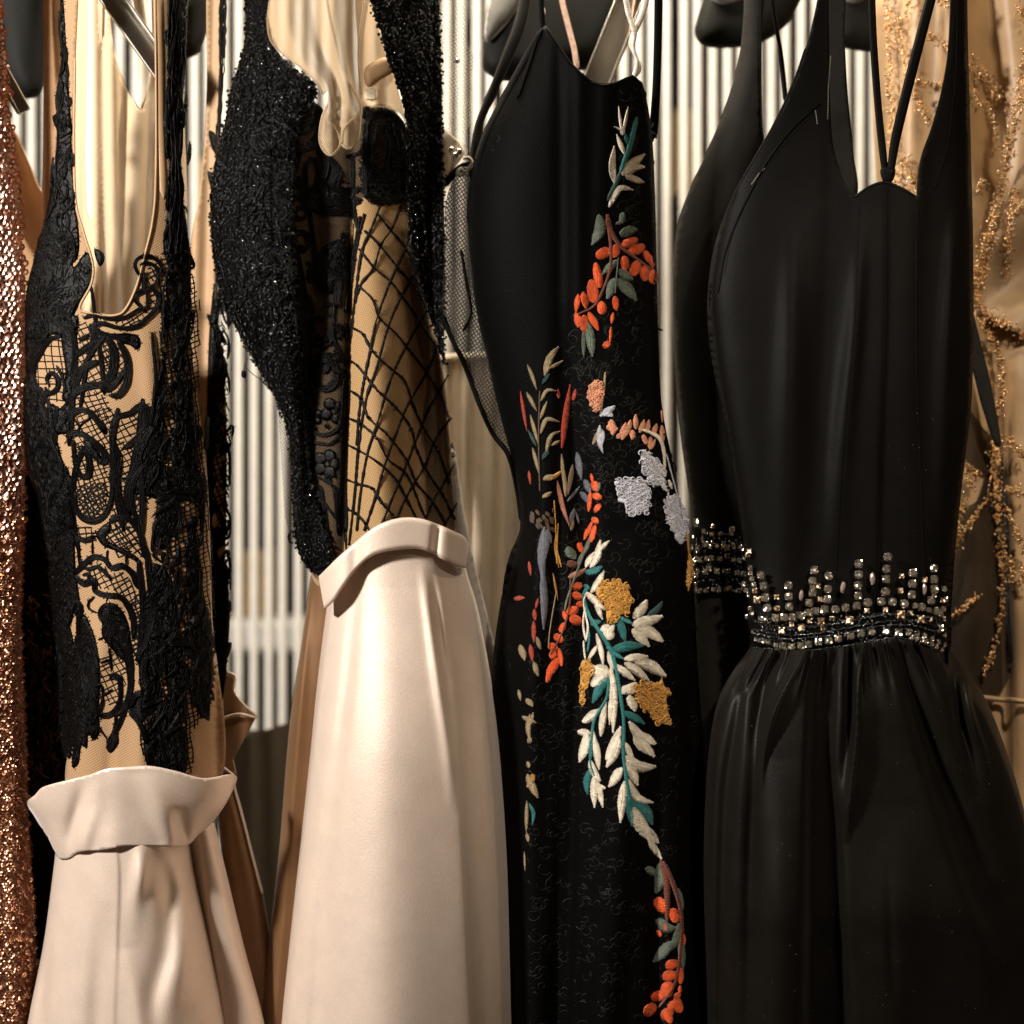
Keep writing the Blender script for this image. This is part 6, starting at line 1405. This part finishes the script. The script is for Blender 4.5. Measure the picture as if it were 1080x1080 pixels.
for p, w in [([(1034, 340), (1050, 365), (1057, 400), (1054, 430), (1049, 455), (1052, 520), (1056, 570), (1058, 610)], 6), ([(1052, 458), (1066, 468), (1082, 482)], 6), ([(1058, 610), (1056, 650), (1046, 690), (1038, 714)], 4), ([(1018, 494), (1030, 500), (1020, 508), (1026, 514)], 6), ([(1012, 530), (1008, 560), (1002, 575)], 9), ([(1046, 520), (1028, 545), (1008, 575), (1000, 600), (994, 640)], 4),
             ([(1060, 516), (1082, 522)], 6), ([(1060, 535), (1070, 556), (1082, 585)], 5), ([(1064, 590), (1068, 612)], 7), ([(1080, 600), (1080, 616)], 6), ([(1002, 652), (1018, 640), (1034, 628)], 4), ([(1054, 470), (1048, 500)], 7)]: trail(p, w, 1.4, dg, -.022, .15)
for p, w in [([(936, -10), (938, 60), (940, 130), (944, 200), (948, 250)], 6), ([(962, -8), (952, 18), (936, 28)], 5), ([(948, 26), (954, 70), (956, 96)], 4), ([(974, 32), (986, 44), (1002, 50)], 5), ([(962, 84), (980, 88), (998, 90)], 5), ([(964, 100), (974, 116), (980, 132)], 7), ([(950, 165), (960, 180), (966, 205)], 9), ([(1020, 60), (1032, 74), (1042, 84), (1054, 104)], 9), ([(1044, 110), (1050, 136), (1052, 160)], 4), ([(1028, 96), (1036, 110)], 5), ([(1074, 6), (1082, 24)], 6), ([(990, -6), (1000, 4)], 8), ([(1030, 200), (1040, 190)], 6)]: trail(p, w, 1.1, dg, -.012, .3)
mb.build('gold_bead', M['gold'], DG)['kind'] = 'stuff'; lt.build('pale_bead', M['goldlight'], DG)['kind'] = 'stuff'; th_.build('bead_thread', M['mustard'], DG)
mb = MB()
c = [(1034 + 6 * math.cos(t), 332 + 5 * math.sin(t)) for t in np.linspace(0, 6.3, 12)]; ribbon(mb, c, 1.2, sw2, .0012, off=-.012)
c = [(1048 + 7 * math.cos(t), 330 + 5 * math.sin(t)) for t in np.linspace(0, 6.3, 12)]; ribbon(mb, c, 1.2, sw2, .0012, off=-.012)
mb.build('wire_loop', M['goldlight'], DG)

# ------------------------------------------------------------------ left edge: rose gold sequin gown and what hangs behind it
DS = thing('sequin_gown', 'rose gold gown covered in ring sequins at the left edge', 'gown', P(0, 900, .05))
ss = Surf([(-60, -60, 0), (30, -60, 3), (70, -60, 7), (130, -60, 12), (210, -60, 20), (300, -60, 26), (420, -60, 27), (560, -60, 25), (640, -60, 22), (780, -60, 27), (900, -60, 32), (1000, -60, 38), (1080, -60, 41), (1250, -60, 48)], .06, .05, [Fold('ridge', (14, 100, 8, 0), (18, 400, 8, .006), (12, 700, 8, .004), (14, 1100, 10, .008))], wav=.003, seed=63)
mb = MB(); loft(mb, ss, -40, 1250, 3, 0, back=.05); mb.build('gown_cloth', M['sequincloth'], DS)
def seq(y0, y1, sp, r, mat, name, tilt, fade):
    mb = MB(); X, Y = np.meshgrid(np.arange(-30, 46, sp), np.arange(y0, y1, sp * .87)); X = X + (np.arange(X.shape[0]) % 2)[:, None] * sp / 2
    X = X.ravel() + rng.normal(0, sp * .13, X.size); Y = Y.ravel() + rng.normal(0, sp * .13, Y.size); l, rr = ss.lr(Y); k = (X < rr + 1.5) & (rng.uniform(size=X.size) < np.clip(fade(Y), 0, 1)); X, Y = X[k], Y[k]
    rings(mb, X, Y, ss.depth(np.minimum(X, ss.lr(Y)[1] - .5), Y) - .002 - rng.uniform(0, .002, len(X)), rng.uniform(r * .85, r * 1.1, len(X)), tilt=tilt); mb.build(name, M[mat], DS)['kind'] = 'stuff'
seq(-36, 640, 6.2, 4.2, 'sequin', 'ring_sequin', .17, lambda y: (640 - y) / 180); seq(430, 1130, 3.6, 2.2, 'sequinlow', 'small_sequin', .4, lambda y: (y - 440) / 120)

t = thing('peach_gown', 'plain peach gown squeezed between the sequins and the lace strap', 'gown', P(35, 150, .14))
mb = MB()
pf = lambda x, y: .13 - .03 * np.sin((np.asarray(x) * 1.0 - np.asarray(y) * .25) / 14.0) 
patch(mb, [(8, 122), (14, 134), (28, 165), (40, 195), (50, 214), (52, 260), (46, 330), (40, 420), (-10, 420), (-10, 110)], pf, 4); mb.build('bodice', M['peach'], t, solid=.002)
mb = MB(); patch(mb, [(49, -40), (66, -40), (66, 60), (60, 120), (57, 180), (54, 250), (44, 260), (46, 180), (47, 80)], lambda x, y: .11 + .004 * np.sin(x / 3.), 4); mb.build('strap', M['peach'], t, solid=.002)
t = thing('fringed_gown', 'dark brown gown with matted fringe behind the rose gold sequins', 'gown', P(50, 600, .12))
mb = MB(); sfb = Surf([(300, -10, 110), (700, -10, 110), (1250, -10, 110)], .16, .03, wav=.004, seed=66); loft(mb, sfb, 300, 1250, 4, 0, back=.03); mb.build('skirt', M['darkbrown'], t)
mb = MB()
for _ in range(900):
    x = rng.uniform(12, 84); y = rng.uniform(625, 850)
    if rng.uniform() > np.clip((y - 600) / 160, .1, 1): continue
    a = rng.normal(1.57, .55); L = rng.uniform(6, 18)
    ribbon(mb, [(x, y), (x + L * .5 * math.cos(a), y + L * .5 * math.sin(a)), (x + L * math.cos(a + rng.normal(0, .5)), y + L * math.sin(a))], rng.uniform(.8, 1.6), sfb.depth, .002, 0, 4, (.4, .2), off=-rng.uniform(.002, .012), k=3)
mb.build('fringe', M['fringe'], t)['kind'] = 'stuff'
# ------------------------------------------------------------------ light: shop spots in front and over the partition, with an added fill behind the dresses
def area(name, loc, target, size, power, col, size_y=None):
    l = bpy.data.lights.new(name, 'AREA'); l.energy = power; l.color = col; l.size = size
    if size_y: l.shape = 'RECTANGLE'; l.size_y = size_y
    o = bpy.data.objects.new(name, l); COL.objects.link(o); o.location = loc
    o.rotation_euler = (Vector(target) - Vector(loc)).to_track_quat('-Z', 'Y').to_euler(); return o
area('shop_spot', (-1.7, -1.3, Z0 + .95), (-.1, 0, Z0 - .15), .22, 98, (1, .935, .865))
l = bpy.data.lights.new('rail_spot', 'SPOT'); l.energy = 125; l.color = (1, .88, .74); l.spot_size = math.radians(29); l.spot_blend = .7; l.shadow_soft_size = .05
o = bpy.data.objects.new('rail_spot', l); COL.objects.link(o); o.location = (.75, -1.7, Z0 + 1.2); o.rotation_euler = (Vector((.40, 0, Z0 - .12)) - o.location).to_track_quat('-Z', 'Y').to_euler()
area('partition_lamp', (.0, .56, Z0 + .96), (0, .76, Z0 + .15), 1.4, 3.9, (1, .91, .79), .08)
area('gown_fill', (.0, .10, Z0 + .95), (0, .32, Z0 - .2), .5, 11, (1, .86, .68), .06)  # unseen fill, added to brighten the pleated gown
area('gold_spot', (1.0, -.45, Z0 + 1.1), (.58, .2, Z0 + .3), .12, 4.5, (1, .80, .56))
area('shelf_lamp', (-.35, .98, Z0 + .7), (-.35, 1.15, Z0 - .2), .2, 2, (1, .92, .8))
w = bpy.data.worlds.new('World'); scene.world = w; w.use_nodes = True
w.node_tree.nodes['Background'].inputs[0].default_value = (1, .62, .34, 1); w.node_tree.nodes['Background'].inputs[1].default_value = .05
cd = bpy.data.cameras.new('camera'); cam = bpy.data.objects.new('camera', cd); COL.objects.link(cam)
cam.location = (0, -CAM_D, Z0); cam.rotation_euler = (math.radians(90), 0, 0)
cd.sensor_width = 36; cd.lens = 36 * CAM_D / 1.2; cd.clip_end = 50; cd.clip_start = .05
cd.dof.use_dof = True; cd.dof.focus_distance = CAM_D - .03; cd.dof.aperture_fstop = 1.75
scene.camera = cam
scene.view_settings.view_transform = 'Standard'; scene.view_settings.look = 'None'
scene.view_settings.exposure = 0.0; scene.view_settings.gamma = 1; scene.view_settings.use_curve_mapping = False
scene.cycles.max_bounces = 8; scene.cycles.transparent_max_bounces = 16; scene.cycles.diffuse_bounces = 3
try: scene.cycles.use_denoising = True
except Exception: pass
